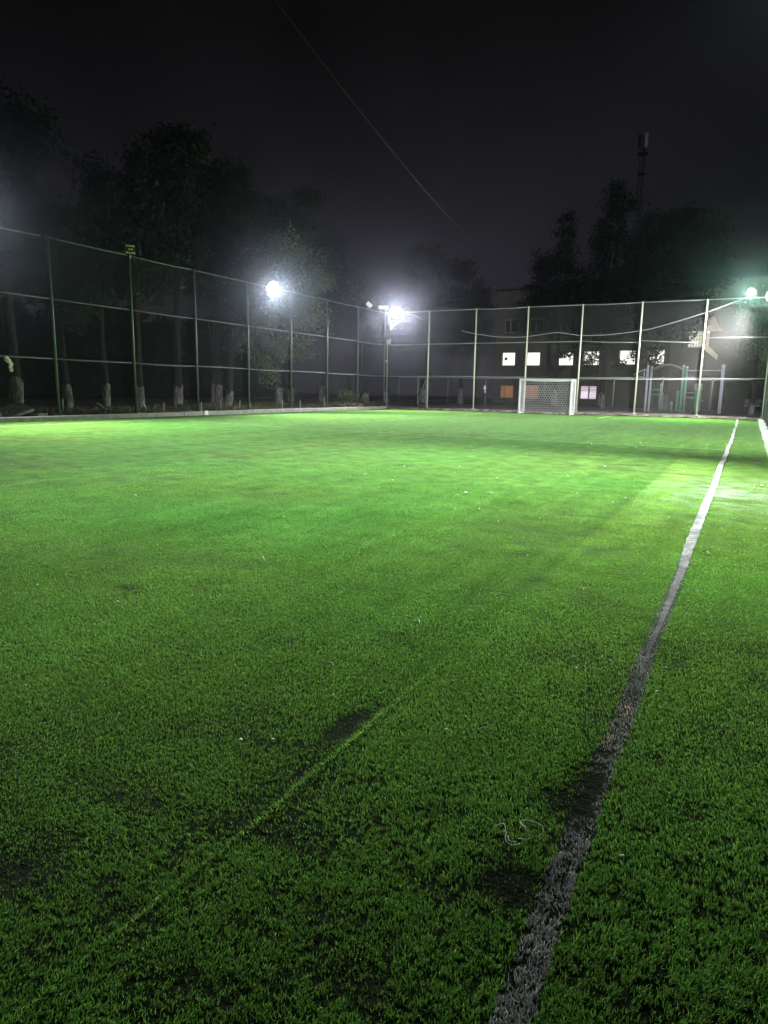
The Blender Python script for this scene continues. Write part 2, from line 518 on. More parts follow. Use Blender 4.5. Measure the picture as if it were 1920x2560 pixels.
# turf fibres near the camera, thinning out with distance
def blades(xb, yb, hgt, wid, cols, lean):
    nb = len(xb)
    ph = rng.uniform(0, 2 * np.pi, nb)
    la = 2.2 + 2.6 * (vnoise(xb, yb, .7, 35) - .5) + rng.normal(0, 1.15, nb)      # the pile lies mostly one way
    lx, ly = np.cos(la) * lean * hgt, np.sin(la) * lean * hgt
    wx, wy = np.cos(ph) * wid / 2, np.sin(ph) * wid / 2
    z0 = np.full(nb, -0.002)
    P = np.empty((nb, 5, 3))
    P[:, 0] = np.stack([xb - wx, yb - wy, z0], -1)
    P[:, 1] = np.stack([xb + wx, yb + wy, z0], -1)
    P[:, 2] = np.stack([xb + wx * .9 + lx * .35, yb + wy * .9 + ly * .35, hgt * .62], -1)
    P[:, 3] = np.stack([xb - wx * .9 + lx * .35, yb - wy * .9 + ly * .35, hgt * .62], -1)
    P[:, 4] = np.stack([xb + lx, yb + ly, hgt * .92], -1)
    i = np.arange(nb) * 5
    tri = np.stack([i, i + 1, i + 2, i, i + 2, i + 3, i + 3, i + 2, i + 4], -1).reshape(-1, 3)
    C = np.repeat(cols[:, None, :], 5, axis=1)
    return P.reshape(-1, 3), tri, C.reshape(-1, 3)


def scatter(r0, r1, dens, t0=math.radians(58), t1=math.radians(172)):
    nn = int(dens * 0.5 * (r1 * r1 - r0 * r0) * (t1 - t0))
    r = np.sqrt(rng.uniform(r0 * r0, r1 * r1, nn))
    t = rng.uniform(t0, t1, nn)
    return r * np.cos(t), r * np.sin(t) + 0.0, r


BX, BY, BR = [], [], []
edges = [.45, .9, 1.3, 1.8, 2.4, 3.2, 4.2, 5.5, 7.2, 9.5, 11.5, 13]
for r0, r1 in zip(edges[:-1], edges[1:]):
    rm = (r0 + r1) / 2
    x_, y_, r_ = scatter(r0, r1, 85000 * min(1.0, (1.5 / rm) ** 1.7) * (1 if rm < 6 else max(.1, (13 - rm) / 7)))
    BX.append(x_); BY.append(y_); BR.append(r_)
bx, by, br = np.concatenate(BX), np.concatenate(BY), np.concatenate(BR)
k = (bx < 0.44) & (by > .25)
bx, by, br = bx[k], by[k], br[k]
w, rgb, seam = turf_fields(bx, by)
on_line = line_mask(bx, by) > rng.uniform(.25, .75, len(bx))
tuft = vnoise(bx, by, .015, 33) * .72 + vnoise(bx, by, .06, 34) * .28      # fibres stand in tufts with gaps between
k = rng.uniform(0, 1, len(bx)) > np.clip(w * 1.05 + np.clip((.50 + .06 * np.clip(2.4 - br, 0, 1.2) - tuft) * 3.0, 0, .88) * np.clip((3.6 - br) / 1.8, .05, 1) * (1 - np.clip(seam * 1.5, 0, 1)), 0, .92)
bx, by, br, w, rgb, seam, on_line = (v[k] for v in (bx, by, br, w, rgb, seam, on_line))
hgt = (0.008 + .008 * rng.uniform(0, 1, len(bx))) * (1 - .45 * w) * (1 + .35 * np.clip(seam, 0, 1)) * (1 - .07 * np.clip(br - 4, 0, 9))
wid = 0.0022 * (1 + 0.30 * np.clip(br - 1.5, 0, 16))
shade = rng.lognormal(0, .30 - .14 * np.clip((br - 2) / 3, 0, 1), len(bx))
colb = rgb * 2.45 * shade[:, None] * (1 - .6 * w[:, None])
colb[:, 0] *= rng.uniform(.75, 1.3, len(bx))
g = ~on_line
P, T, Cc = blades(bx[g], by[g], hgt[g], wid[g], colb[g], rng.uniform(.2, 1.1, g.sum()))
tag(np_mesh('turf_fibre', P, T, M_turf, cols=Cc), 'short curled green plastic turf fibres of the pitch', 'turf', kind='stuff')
lc = line_colour(bx[on_line], by[on_line]) * (shade[on_line] * .95)[:, None]
P, T, Cc = blades(bx[on_line], by[on_line], hgt[on_line] * .95, wid[on_line], np.clip(lc, 0, .75), rng.uniform(.2, 1.1, on_line.sum()))
tag(np_mesh('white_turf_fibre', P, T, M_turf, cols=Cc), 'greyed white turf fibres of the worn touchline', 'turf', kind='stuff')

# ------------------------------------------------------------------ ground round the pitch
def sheet(name, x0, x1, y0, y1, z, m):
    return struct(MB().poly([(x0, y0, z), (x1, y0, z), (x1, y1, z), (x0, y1, z)]).build(name, m))


sheet('ground', -150, 60, -20, 155, -0.12, M_ground)
sheet('plaza', -34, 12, 41.1, 90, 0.10, M_plaza)
sheet('side_path', 0.55, 14, -6, 41.1, 0.08, M_plaza)
xs = np.concatenate([np.arange(-22.1, -36, -.6)[::-1], [-21.55]])
xs = np.concatenate([[-150, -120, -90, -70, -55, -45], np.arange(-40, -21.5, .5), [-21.55]])
ys = np.concatenate([np.arange(-10, 62, .6)])
X, Yv, q = grid(xs, ys)
z = 0.10 + np.clip((-22.3 - X) / 2, 0, 1) * (0.16 * (vnoise(X, Yv, 1.3, 71) - .35) + .22 * (vnoise(X, Yv, 4, 72) - .4))
struct(np_mesh('earth_bank', np.stack([X, Yv, z], -1), q, M_dirt, smooth=True))

mb = MB()
y0 = -6.0
for k, ln in enumerate([11.5, 7.6, 9.2, 4.4, 5.9, 8.6]):          # cast in lengths, not quite in line
    dx, dz = [(0, 0), (.02, .006), (-.02, -.006), (.015, .004), (-.03, .012), (0.0, -.004)][k]
    mb.box((-21.69 + dx, y0 + ln / 2, .035 + dz / 2), (.42, ln - .01, .25 + dz))
    y0 += ln
struct(mb.build('kerb', M_conc, bevel=.012), 'pale concrete kerb under the left fence')
mb = MB()
rg = random.Random(3)
x0 = -21.4
while x0 < .2:
    ln = min(rg.uniform(1.6, 3.6), .45 - x0)
    mb.box((x0 + ln / 2, 41.12 + rg.uniform(-.03, .03), .03 + rg.uniform(-.015, .015)), (ln - .02, .38, .20), rg.uniform(-.006, .006))
    x0 += ln
for k in range(150):                                               # spalled edge
    mb.ball((rg.uniform(-21, .3), 40.90 + rg.uniform(-.07, .06), .03 + rg.uniform(0, .05)), rg.uniform(.03, .09), 7, 4, (1.8, 1, .6), .35, rg)
struct(mb.build('kerb', M_conc_dark), 'broken concrete kerb under the back fence')
mb = MB()
y0 = -3.0
while y0 < 40.8:
    ln = min(rg.uniform(1.2, 2.6), 40.9 - y0)
    mb.box((.585 + rg.uniform(-.012, .012), y0 + ln / 2, .03 + rg.uniform(-.01, .01)), (.25, ln - .02, .18))
    y0 += ln
struct(mb.build('kerb', M_conc, bevel=.01), 'concrete kerb along the right fence')

# ------------------------------------------------------------------ chain-link fences
def fence(name, label, p0, step, n0, n1, direction, post_mat, wire_mat, rail_mat, skip_top=(), rail_off=None, seed=1, heights=(2.146, 4.195, 6.247)):
    """posts at p0 + k*step*direction for k in n0..n1"""
    rg = random.Random(seed)
    d = Vector((*direction, 0))
    t = thing(name, (*p0, 0.15), label, 'fence')
    base = Vector((*p0, .15))
    inv = -base

    def L(s, z, off=0.0):
        nrm = Vector((-d.y, d.x, 0))
        return d * s + nrm * off + Vector((0, 0, z - .15))
    S = [k * step + rg.uniform(-.03, .03) for k in range(n0, n1 + 1)]
    for s in S:
        lean = rg.uniform(-.03, .03)
        mb = MB().tube([L(s, .10), L(s + lean * .5, 3.2), L(s + lean, heights[2] + .03)], .046, 10)
        mb.tube([L(s + lean, heights[2] + .03), L(s + lean, heights[2] + .05)], [.046, .01], 10)
        mb.box(L(s, .16), (.2, .2, .02))
        mb.build('post', post_mat, t, smooth=True)
    for i, (s0, s1) in enumerate(zip(S[:-1], S[1:])):
        for lv, z in enumerate(heights):
            oz = (rail_off or {}).get((i, lv), (0, 0))
            sag = rg.uniform(-.035, .01)
            pts = [L(s0, z + oz[0], .06), L(s0 * .66 + s1 * .34, z + oz[0] * .66 + oz[1] * .34 + sag, .06), L(s0 * .34 + s1 * .66, z + oz[0] * .34 + oz[1] * .66 + sag, .06), L(s1, z + oz[1], .06)]
            MB().tube(pts, .024, 8).build('rail', rail_mat, t, smooth=True)
        # wire lattice of the bay: two families of slanting wires
        V, Fq = [], []
        H0, H1 = .17, heights[2]
        W, Hh = s1 - s0, H1 - H0
        pit, r = .105, .0024
        for sg in (1, -1):
            c = -Hh if sg > 0 else 0.0
            end = W if sg > 0 else W + Hh
            cc = c
            while cc < end:
                # u = cc + sg*v
                if sg > 0:
                    va, vb = max(0, -cc), min(Hh, W - cc)
                else:
                    va, vb = max(0, cc - W), min(Hh, cc)
                if vb - va > .03:
                    ua, ub = cc + sg * va, cc + sg * vb
                    a_, b_ = L(s0 + ua, H0 + va, .0 + .004 * sg), L(s0 + ub, H0 + vb, .004 * sg)
                    nrm = Vector((-d.y, d.x, 0))
                    tt = (b_ - a_).normalized()
                    side = tt.cross(nrm)
                    i0 = len(V)
                    for p in (a_, b_):
                        V += [p + nrm * r, p - nrm * r * .5 + side * r, p - nrm * r * .5 - side * r]
                    for j in range(3):
                        Fq.append((i0 + j, i0 + (j + 1) % 3, i0 + 3 + (j + 1) % 3, i0 + 3 + j))
                cc += pit
        np_mesh('wire_mesh', np.array([tuple(v) for v in V]), np.array(Fq), wire_mat, t)
    return t


fence('chain_link_fence', 'tall chain-link fence on green posts along the left touchline, dark trees behind it',
      (-21.9, 16.5), 3.56, -2, 7, (0, 1), M_green, M_wire_old, M_rail_dark, seed=4)
fence('chain_link_fence', 'tall chain-link fence on pale posts behind the goal, lit windows beyond it',
      (-21.9, 41.42), 3.228, 0, 7, (1, 0), M_green_pale, M_wire, M_rail, seed=9,
      rail_off={(4, 1): (0.02, -.10), (5, 1): (-.0, -.17), (6, 1): (0.08, 0.06), (3, 0): (-.05, -.08)})
fence('chain_link_fence', 'tall chain-link fence rising from the kerb at the right edge',
      (.70, 41.42), 3.56, 0, 9, (0, -1), M_green, M_wire_old, M_rail_dark, seed=14)

# ------------------------------------------------------------------ goal
g = thing('goal', (-12.04, 39.95, 0), 'white football goal with a box frame and hexagonal net at the far end', 'goal')
W, H, DP = 3.0, 2.0, 1.02


def hexnet(fn, wu, hv, s=.085, r=.007):
    """hexagon lattice over a wu x hv rectangle; fn(u,v) -> point"""
    mb = MB()
    dx, dy = s * math.sqrt(3), s * 1.5
    rows, colsn = int(hv / dy) + 2, int(wu / dx) + 2
    for a in range(rows):
        for b in range(colsn):
            cx, cy = b * dx + (dx / 2 if a % 2 else 0), a * dy
            P_ = [(cx + s * math.cos(math.radians(60 * k + 30)), cy + s * math.sin(math.radians(60 * k + 30))) for k in range(6)]
            for k in (0, 1, 2):
                p, q_ = P_[k], P_[k + 1]
                if all(0 <= z_[0] <= wu and 0 <= z_[1] <= hv for z_ in (p, q_)):
                    mb.tube([fn(*p), fn(*q_)], r, 3, False)
    return mb


for x in (0, W):
    MB().box((x, 0, H / 2 - .04), (.085, .085, H - .08)).build('goal_post', M_white, g, bevel=.008)
    MB().box((x, DP, H / 2 - .04), (.06, .06, H - .08)).build('rear_post', M_white, g, bevel=.006)
    MB().box((x, DP / 2, H - .03), (.05, DP - .09, .05)).build('side_bar', M_white, g, bevel=.006)
    MB().box((x, DP / 2, .03), (.06, DP - .09, .05)).build('ground_bar', M_white, g, bevel=.006)
MB().box((W / 2, 0, H - .04), (W + .085, .087, .085)).build('crossbar', M_white, g, bevel=.008)
MB().box((W / 2, DP, H - .04), (W + .06, .062, .06)).build('rear_bar', M_white, g, bevel=.006)
MB().box((W / 2, DP, .03), (W - .06, .05, .05)).build('ground_bar', M_white, g, bevel=.006)
net = hexnet(lambda u, v: Vector((u + .05, DP - .05 - .05 * math.sin(math.pi * v / 1.9) * math.sin(math.pi * u / 2.9), v + .04)), 2.9, 1.9)
net.build('net', M_net, g)
for x in (.0, W):
    hexnet(lambda u, v: Vector((x + (.02 if x == 0 else -.02), u + .05, v + .04)), DP - .1, 1.9).build('net', M_net, g)
hexnet(lambda u, v: Vector((u + .05, v + .05, H - .06 - .05 * math.sin(math.pi * u / 2.9))), 2.9, DP - .1).build('net', M_net, g)

# ------------------------------------------------------------------ floodlights
def floodlight(loc, aim, label, colr=(.9, .95, 1), power=LAMP_W, lit=True, size=(.42, .36), lens=None, cone=116, group='pitch floodlights', lens_strength=14):
    t = thing('floodlight', loc, label, 'floodlight', group)
    dvec = (Vector(aim) - Vector(loc)).normalized()
    Q = dvec.to_track_quat('-Z', 'Y').to_matrix()
    bw, bh = size
    hb = MB()
    hb.tube([Q @ Vector((0, 0, .012)), Q @ Vector((0, 0, .05)), Q @ Vector((0, 0, .11))], [bh / 2, bh / 2, bh * .34], 20)
    for k in range(6):
        hb.box(Q @ Vector(((k - 2.5) * bh / 9, 0, .14)), (.012, bh * .5, .07), ax=Q)
    hb.build('housing', M_grey if lit else M_pale, t)
    br_ = MB()
    for sx in (-1, 1):
        br_.tube([Q @ Vector((sx * (bw / 2 + .02), 0, .04)), Q @ Vector((sx * (bw / 2 + .02), 0, .04)) + Vector((0, 0, -bh * .62)), Vector((0, 0, -bh * .75))], .012, 6)
    br_.tube([Vector((0, 0, -bh * .72)), Vector((0, 0, -bh * 1.05))], .03, 8)
    br_.build('bracket', M_rail, t)
    if lit:
        MB().tube([Q @ Vector((0, 0, .014))] + [Q @ Vector((0, 0, -bh * .36 * math.sin(k * math.pi / 12))) for k in range(7)], [bh * .47] + [bh * .47 * max(.02, math.cos(k * math.pi / 12)) for k in range(7)], 20).build('lens', emit('lamp_lens', colr, lens_strength), t)
        ld = bpy.data.lights.new('lamp', 'SPOT')
        ld.energy = power
        ld.color = colr
        ld.spot_size = math.radians(cone)
        ld.spot_blend = 1.0
        ld.shadow_soft_size = .12
        lo = bpy.data.objects.new('lamp', ld)
        COL.objects.link(lo)
        lo.parent = t
        lo.location = dvec * (.12 + bh * .36)
        lo.rotation_euler = dvec.to_track_quat('-Z', 'Y').to_euler()
    return t


LG = floodlight((-21.75, 13.05, 6.4), (-13, 15.2, 0), 'lit white floodlight on the left fence, just outside the left edge', (.90, .95, 1), LAMP_W * 1.4, cone=116)
floodlight((-21.75, 29.0, 6.22), (-12, 25.5, 0), 'lit white floodlight on the left fence, in front of the leafy tree', (.88, .94, 1), LAMP_W * 1.35, cone=108, size=(.7, .62))
floodlight((-20.75, 40.75, 6.15), (-13, 31, 0), 'lit white floodlight in the far left corner of the pitch', (.95, .92, 1), LAMP_W * 1.15, cone=118, size=(.8, .74))
floodlight((-.47, 41.1, 6.50), (-5, 31, 0), 'lit floodlight with a green tinged glow near the far right corner', (.60, 1, .70), LAMP_W * .6, size=(.45, .38))
floodlight((.50, 40.75, 6.18), (-6, 39.0, 1), 'lit white floodlight at the right edge beside the green tinged one', (1, .96, .92), LAMP_W * .55, size=(.7, .66))
floodlight((.62, 13.6, 8.8), (-4.5, 9.5, 0), 'lit white floodlight on the added mast at the right fence, just outside the right edge', (.9, .95, 1), LAMP_W * 1.3, cone=85)
floodlight((.62, 14.15, 8.8), (-5.5, 33, 0), 'added unseen second floodlight on the right mast, lighting the goal end', (.92, .95, 1), LAMP_W * 1.1, cone=118)  # extra head added out of view to brighten goal, back fence and far turf
t = thing('added_mast', (.85, 13.6, .1), 'added unseen green mast behind the right fence, raising its floodlight for more even light', 'mast')  # mast added out of view to lift the lamp and even out its light
MB().tube([(0, 0, 0), (0, 0, 8.35)], .06, 10).tube([(0, 0, 8.3), (-.22, 0, 8.35)], .03, 8).tube([(0, 0, 8.3), (-.22, .55, 8.35)], .03, 8).build('shaft', M_green, t, smooth=True)

t = thing('floodlight', (-21.86, 20.06, 6.46), 'unlit floodlight panel of yellow diodes on top of a left fence post', 'floodlight', 'pitch floodlights')
ax = Matrix.Rotation(math.radians(62), 3, 'Z')
MB().box((-.03, .015, 0), (.38, .06, .40), ax=ax).build('housing', M_black, t, bevel=.01)
MB().tube([(-.02, 0, -.2), (-.02, 0, -.34)], .025, 8).build('bracket', M_rail, t)
for row, cnt in ((.13, 4), (0, 2), (-.13, 4)):
    for j in range(cnt):
        x = (j - (cnt - 1) / 2) * .088
        c0 = ax @ Vector((x, -.04, 0)) + Vector((0, 0, row))
        MB().ball((c0.x, c0.y, c0.z), .034, 8, 6).build('diode', M_led, t, smooth=True)

def small_lamp(loc, rz, tilt, label, s=.2):
    t = thing('floodlight', loc, label, 'floodlight', 'pitch floodlights')
    ax = Matrix.Rotation(rz, 3, 'Z') @ Matrix.Rotation(tilt, 3, 'Y')
    MB().box((0, 0, 0), (s * 1.5, .07, s), ax=ax).build('housing', M_pale, t, bevel=.008)
    MB().box(ax @ Vector((0, -.04, 0)), (s * 1.2, .012, s * .75), ax=ax).build('lens', M_white, t)
    MB().tube([ax @ Vector((0, .02, -s * .5)), ax @ Vector((0, .02, -s * .5)) + Vector((0, 0, -.22))], .018, 6).build('bracket', M_rail, t)


small_lamp((-21.86, 39.2, 6.52), .5, .7, 'small unlit floodlight tilted on the top rail left of the corner', .26)
small_lamp((-22.2, 41.4, 6.62), .2, .05, 'small pale unlit floodlight above the far left corner post, left one of the pair', .2)
small_lamp((-21.88, 41.5, 6.60), .2, .05, 'small pale unlit floodlight above the far left corner post, right one of the pair', .2)

t = thing('lamp_pole', (-22.5, 43, .1), 'slim pole with a small pale box on top just behind the far left corner', 'pole')
MB().tube([(0, 0, 0), (0, 0, 4.25)], .04, 8).build('shaft', M_rail, t, smooth=True)
MB().box((.08, 0, 4.42), (.30, .12, .30)).build('lamp_box', M_pale, t, bevel=.01)
MB().box((-.04, -.04, 3.1), (.12, .06, .16)).build('junction_box', M_pale, t, bevel=.01)

# ------------------------------------------------------------------ low fence and gate behind the goal
M_lowpost = mat('dull_green_paint', (.07, .12, .10), .6, 0, .3, (.12, .14, .11), 4)
t = thing('low_fence', (-21.58, 43, .1), 'low chain-link fence on thin posts just behind the tall back fence', 'fence')
for x in (0, 3.66, 6.32, 10.2, 14.32, 17.02, 19.62):
    MB().tube([(x, 0, 0), (x + .03, 0, 2.06)], .038, 8).tube([(x + .03, 0, 2.06), (x + .03, 0, 2.13)], [.045, .02], 8).build('post', M_lowpost, t, smooth=True)
MB().tube([(0, .05, 1.98), (21.6, .05, 2.0)], .022, 6).build('rail', M_rail, t, smooth=True)
t = thing('gate', (-19.55, 43.1, .2), 'narrow open gate leaf with one diagonal brace behind the left end of the back fence', 'gate')
gp = [(-.6, 0, .06), (0, 0, .0), (0, 0, 1.86), (-.6, 0, 1.86)]
mb = MB()
for a_, b_ in zip(gp, gp[1:] + gp[:1]):
    mb.tube([a_, b_], .024, 6)
mb.build('gate_frame', M_rail, t)
MB().tube([gp[0], gp[2]], .022, 6).build('brace', M_rail, t)
MB().tube([(.09, 0, -.1), (.09, 0, 2.0)], .045, 8).build('hinge_post', M_green, t, smooth=True)

# ------------------------------------------------------------------ building
BY_ = 60.0
bl = thing('building', (-20.5, BY_, .1), 'dim three-storey building with a row of lit windows behind the back fence', 'building')
OX = -20.5


def rel(x, y, z):
    return Vector((x - OX, y - BY_, z - .1))


wins = [(-19.95, -18.66, 3.49, 4.68, 'lit'), (-17.72, -16.43, 3.49, 4.68, 'lit'), (-14.92, -13.57, 3.5, 4.70, 'lit'), (-12.78, -11.42, 3.52, 4.71, 'lit'), (-9.9, -8.56, 3.56, 4.76, 'lit'), (-7.66, -6.36, 3.58, 4.79, 'lit'),
        (-19.93, -18.69, .68, 1.80, 'orange'), (-17.68, -16.42, .68, 1.82, 'orange'), (-12.85, -11.46, .71, 1.84, 'pink'),
        (-19.75, -18.56, 6.36, 7.48, 'dark'), (-17.5, -16.3, 6.36, 7.48, 'dark'), (-14.8, -13.6, 6.36, 7.48, 'dark'), (-12.6, -11.4, 6.36, 7.48, 'dark'),
        (-4.75, -3.50, 4.90, 6.15, 'stair')]
xc = sorted({-20.5, 4.0} | {v for w_ in wins for v in w_[:2]})
zc = sorted({-.2, 9.92} | {v for w_ in wins for v in w_[2:4]})
mb = MB()
for x0, x1 in zip(xc[:-1], xc[1:]):
    for z0, z1 in zip(zc[:-1], zc[1:]):
        if any(w_[0] <= x0 and x1 <= w_[1] and w_[2] <= z0 and z1 <= w_[3] for w_ in wins):
            continue
        mb.poly([rel(x0, BY_, z0), rel(x1, BY_, z0), rel(x1, BY_, z1), rel(x0, BY_, z1)])
for w_ in wins:
    x0, x1, z0, z1 = w_[:4]
    for (a_, b_) in (((x0, z0), (x1, z0)), ((x1, z0), (x1, z1)), ((x1, z1), (x0, z1)), ((x0, z1), (x0, z0))):
        mb.poly([rel(a_[0], BY_, a_[1]), rel(b_[0], BY_, b_[1]), rel(b_[0], BY_ + .25, b_[1]), rel(a_[0], BY_ + .25, a_[1])])
mb.poly([rel(-20.5, BY_, -.2), rel(-20.5, BY_, 9.92), rel(-20.5, BY_ + 12, 9.92), rel(-20.5, BY_ + 12, -.2)])
mb.poly([rel(4, BY_, -.2), rel(4, BY_ + 12, -.2), rel(4, BY_ + 12, 9.92), rel(4, BY_, 9.92)])
mb.build('wall', M_wall, bl)
MB().box(rel(-8.25, BY_ + 5.9, 10.0), (24.9, 12.4, .14)).build('roof', M_roof, bl)
MB().box(rel(-13.5, BY_ + 4.5, 10.36), (10.5, 5, .6)).prism([rel(-18.75, BY_ + 1.9, 10.07), rel(-18.2, BY_ + 1.9, 10.66), rel(-18.2, BY_ + 1.9, 10.07)], (0, 5, 0)).build('roof_hut', M_roof, bl)
M_lit = emit('lit_window', (1.0, .97, .86), 1.5)
M_or = emit('curtained_window', (.58, .25, .09), .42)
M_pk = emit('pinkish_lit_window', (1.0, .86, 1.0), 1.0)
for x0, x1, z0, z1, kd in wins:
    if kd == 'stair':
        continue
    xm, zm, ww, hh = (x0 + x1) / 2, (z0 + z1) / 2, x1 - x0, z1 - z0
    fr = MB()
    for s_ in (-1, 1):
        fr.box(rel(xm + s_ * (ww / 2 - .03), BY_ + .14, zm), (.055, .06, hh - .01))
        fr.box(rel(xm, BY_ + .14, zm + s_ * (hh / 2 - .03)), (ww - .11, .058, .055))
    if kd in ('dark', 'orange'):
        fr.box(rel(xm - (.08 if kd == 'dark' else .22), BY_ + .14, zm), (.07, .05, hh - .1))
    if kd == 'pink':
        fr.box(rel(xm + .03, BY_ + .14, zm), (.12, .05, hh - .1))
        for k in range(3):
            fr.box(rel(xm, BY_ + .14, z1 - .16 - k * .13), (ww - .1, .045, .05))
        for k in range(4):
            fr.box(rel(xm + .38, BY_ + .14, z0 + .15 + k * .15), (.5, .04, .025))
    elif kd == 'lit':
        fr.box(rel(x0 + .10, BY_ + .13, zm), (.045, .05, hh - .1))
    o = fr.build('window', M_frame, bl)
    MB().box(rel(xm, BY_ + .2, zm), (ww - .02, .02, hh - .02)).build('pane', {'lit': M_lit, 'orange': M_or, 'pink': M_pk, 'dark': M_glass}[kd], o)
    MB().box(rel(xm, BY_ - .04, z0 - .035), (ww + .14, .12, .06)).build('sill', M_wall, o)
# the fan standing in the first lit window
t = thing('standing_fan', (-19.52, BY_ + .1, 3.51), 'dark round fan silhouetted in the leftmost lit window', 'fan')
MB().ball((0, 0, .60), .15, 12, 8, (1, .5, .9)).build('fan_cage', M_black, t)
MB().tube([(-.04, 0, 0), (-.04, 0, .5)], .012, 6).tube([(-.3, 0, .5), (-.04, 0, .5)], .01, 6).build('stand', M_black, t)

# outside stair at the right end of the building, lit from its landing
st = thing('outside_stair', (-4.1, 59.6, .1), 'lit outside stair landing with a barred window and white flights', 'staircase')


def rs(x, y, z):
    return Vector((x + 4.1, y - 59.6, z - .1))


MB().box(rs(-4.12, 60.2, 5.52), (1.24, .04, 1.24)).build('landing_window', emit('stair_window', (1, .98, .80), .7), st)
mb = MB()
for k in range(7):
    mb.box(rs(-4.72 + k * .2, 60.0, 5.52), (.035, .03, 1.24))
for k in range(5):
    mb.box(rs(-4.12, 59.98, 4.95 + k * .28), (1.26, .025, .03))
mb.build('window_grille', M_frame, st)
M_stair = mat('limewashed_plaster', (.42, .40, .36), .9, 0, .1, (.5, .48, .43), 3)
MB().box(rs(-3.35, 59.85, 5.6), (.22, .2, 1.5)).build('pillar', M_stair, st)
MB().prism([rs(-3.38, 59.2, 6.05), rs(-3.38, 59.2, 6.85), rs(-2.98, 59.2, 7.25), rs(-2.42, 59.2, 6.1)], (0, .7, 0)).build('upper_flight', M_stair, st)
MB().prism([rs(-2.95, 59.15, 7.27), rs(-2.38, 59.15, 6.1), rs(-2.28, 59.15, 6.14), rs(-2.85, 59.15, 7.33)], (0, .8, 0)).build('flight_edge', mat('brick_red_paint', (.35, .12, .07), .8), st)
MB().prism([rs(-3.5, 59.2, 4.72), rs(-3.42, 59.2, 5.15), rs(-2.5, 59.2, 4.28), rs(-2.56, 59.2, 3.9)], (0, .7, 0)).build('lower_flight', M_stair, st)
ld = bpy.data.lights.new('stair_lamp', 'POINT'); ld.energy = 60; ld.color = (1, .80, .55); ld.shadow_soft_size = .1
lo = bpy.data.objects.new('stair_lamp', ld); COL.objects.link(lo); lo.parent = st; lo.location = rs(-3.0, 58.4, 5.4)
MB().ball(rs(-3.3, 59.6, 6.0), .06, 8, 6).build('bulb', emit('bulb_glow', (1, .93, .78), 4), st)

# ------------------------------------------------------------------ exercise frame behind the fence
EX = thing('pull_up_station', (-6.0, 48.5, .1), 'pull-up frame with an arched bar, lilac and sea green posts behind the back fence', 'exercise frame')


def ep(x, z, y=48.5):
    return Vector((x + 6.0, y - 48.5, z - .1))


def epost(x, h, m, y=48.5, r=.072):
    MB().tube([ep(x, .1, y), ep(x, h, y)], r, 12).build('upright', m, EX, smooth=True)
    MB().ball(ep(x, h + .05, y), r * 1.15, 10, 6).build('cap', M_white, EX, smooth=True)


epost(-6.08, 2.99, M_purple); epost(-5.90, 2.93, M_purple, 48.9)
epost(-3.93, 2.99, M_teal); epost(-3.76, 2.93, M_teal, 48.9)
epost(-1.64, 2.99, M_purple, r=.10)
epost(-5.26, 1.83, M_teal, 49.3); epost(-3.12, 1.55, M_teal, 49.6)
arc = [ep(-5.9 + (1.97) * k / 12, 2.82 + .34 * math.sin(math.pi * k / 12) ** 1.2) for k in range(13)]
MB().tube(arc, .03, 8).build('arched_bar', M_rail, EX, smooth=True)
arc2 = [p + Vector((.15, .4, -.02)) for p in arc]
MB().tube(arc2, .03, 8).build('arched_bar', M_rail, EX, smooth=True)
mb = MB()
for k in range(2, 11, 2):
    mb.tube([arc[k], arc2[k]], .015, 6)
mb.build('rungs', M_rail, EX)
MB().tube([ep(-3.76, 2.77), ep(-1.64, 2.77)], .035, 8).build('pull_up_bar', M_rail, EX, smooth=True)
for x0, x1, y0, y1, z in ((-5.9, -5.26, 48.9, 49.3, 1.53), (-5.9, -5.26, 48.9, 49.3, 1.22), (-3.76, -3.12, 48.9, 49.6, 1.38), (-3.76, -3.12, 48.9, 49.6, 1.08)):
    MB().tube([ep(x0, z, y0), ep(x1, z, y1)], .025, 6).build('dip_bar', M_teal, EX, smooth=True)
hp = [ep(-6.15, 2.83), ep(-6.30, 2.83), ep(-6.97, 2.50), ep(-6.30, 2.30), ep(-6.15, 2.30)]
MB().tube(hp, .028, 6).tube([hp[1], hp[3]], .025, 6).tube([hp[0], hp[4]], .025, 6).build('side_bracket', M_purple, EX)
t = thing('step_post', (-4.65, 50.5, .1), 'short green post with a pale cap left of the exercise frame middle uprights', 'post')
MB().tube([(0, 0, 0), (0, 0, .55)], .06, 10).build('shaft', M_teal, t, smooth=True)
MB().ball((0, 0, .58), .075, 10, 6).build('cap', M_white, t, smooth=True)
t = thing('step_post', (-4.4, 51.5, .1), 'dark green waist-high post between the short capped post and the exercise frame', 'post')
MB().tube([(0, 0, 0), (0, 0, 1.32)], .09, 10).build('shaft', M_teal, t, smooth=True)
MB().tube([(0, 0, 1.32), (0, 0, 1.40)], [.1, .05], 10).build('cap', M_teal, t, smooth=True)
MB().tube([(.05, 0, .5), (.6, -.3, .62)], .02, 6).build('handle', M_teal, t)
t = thing('exercise_machine', (-4.2, 54.0, .1), 'dim walking machine with upright handles behind the exercise frame', 'exercise machine')
for x in (.75, 1.05, 2.4):
    MB().tube([(x, 0, 0), (x, 0, 1.7)], .07, 8).build('upright', M_teal, t, smooth=True)
    MB().box((x, -.1, 1.72), (.2, .06, .42)).build('panel', M_pale, t)
MB().tube([(.5, 0, .9), (1.3, 0, .75)], .03, 6).build('foot_bar', M_rail, t)
t = thing('bench', (.4, 56, .1), 'low dim slatted bench behind the fence at the right end', 'bench')
for k in range(3):
    MB().box((0, k * .14, .45), (1.4, .1, .04)).build('seat', M_rail, t)
MB().box((0, .45, .75), (1.4, .04, .3)).build('backrest', M_frame, t)
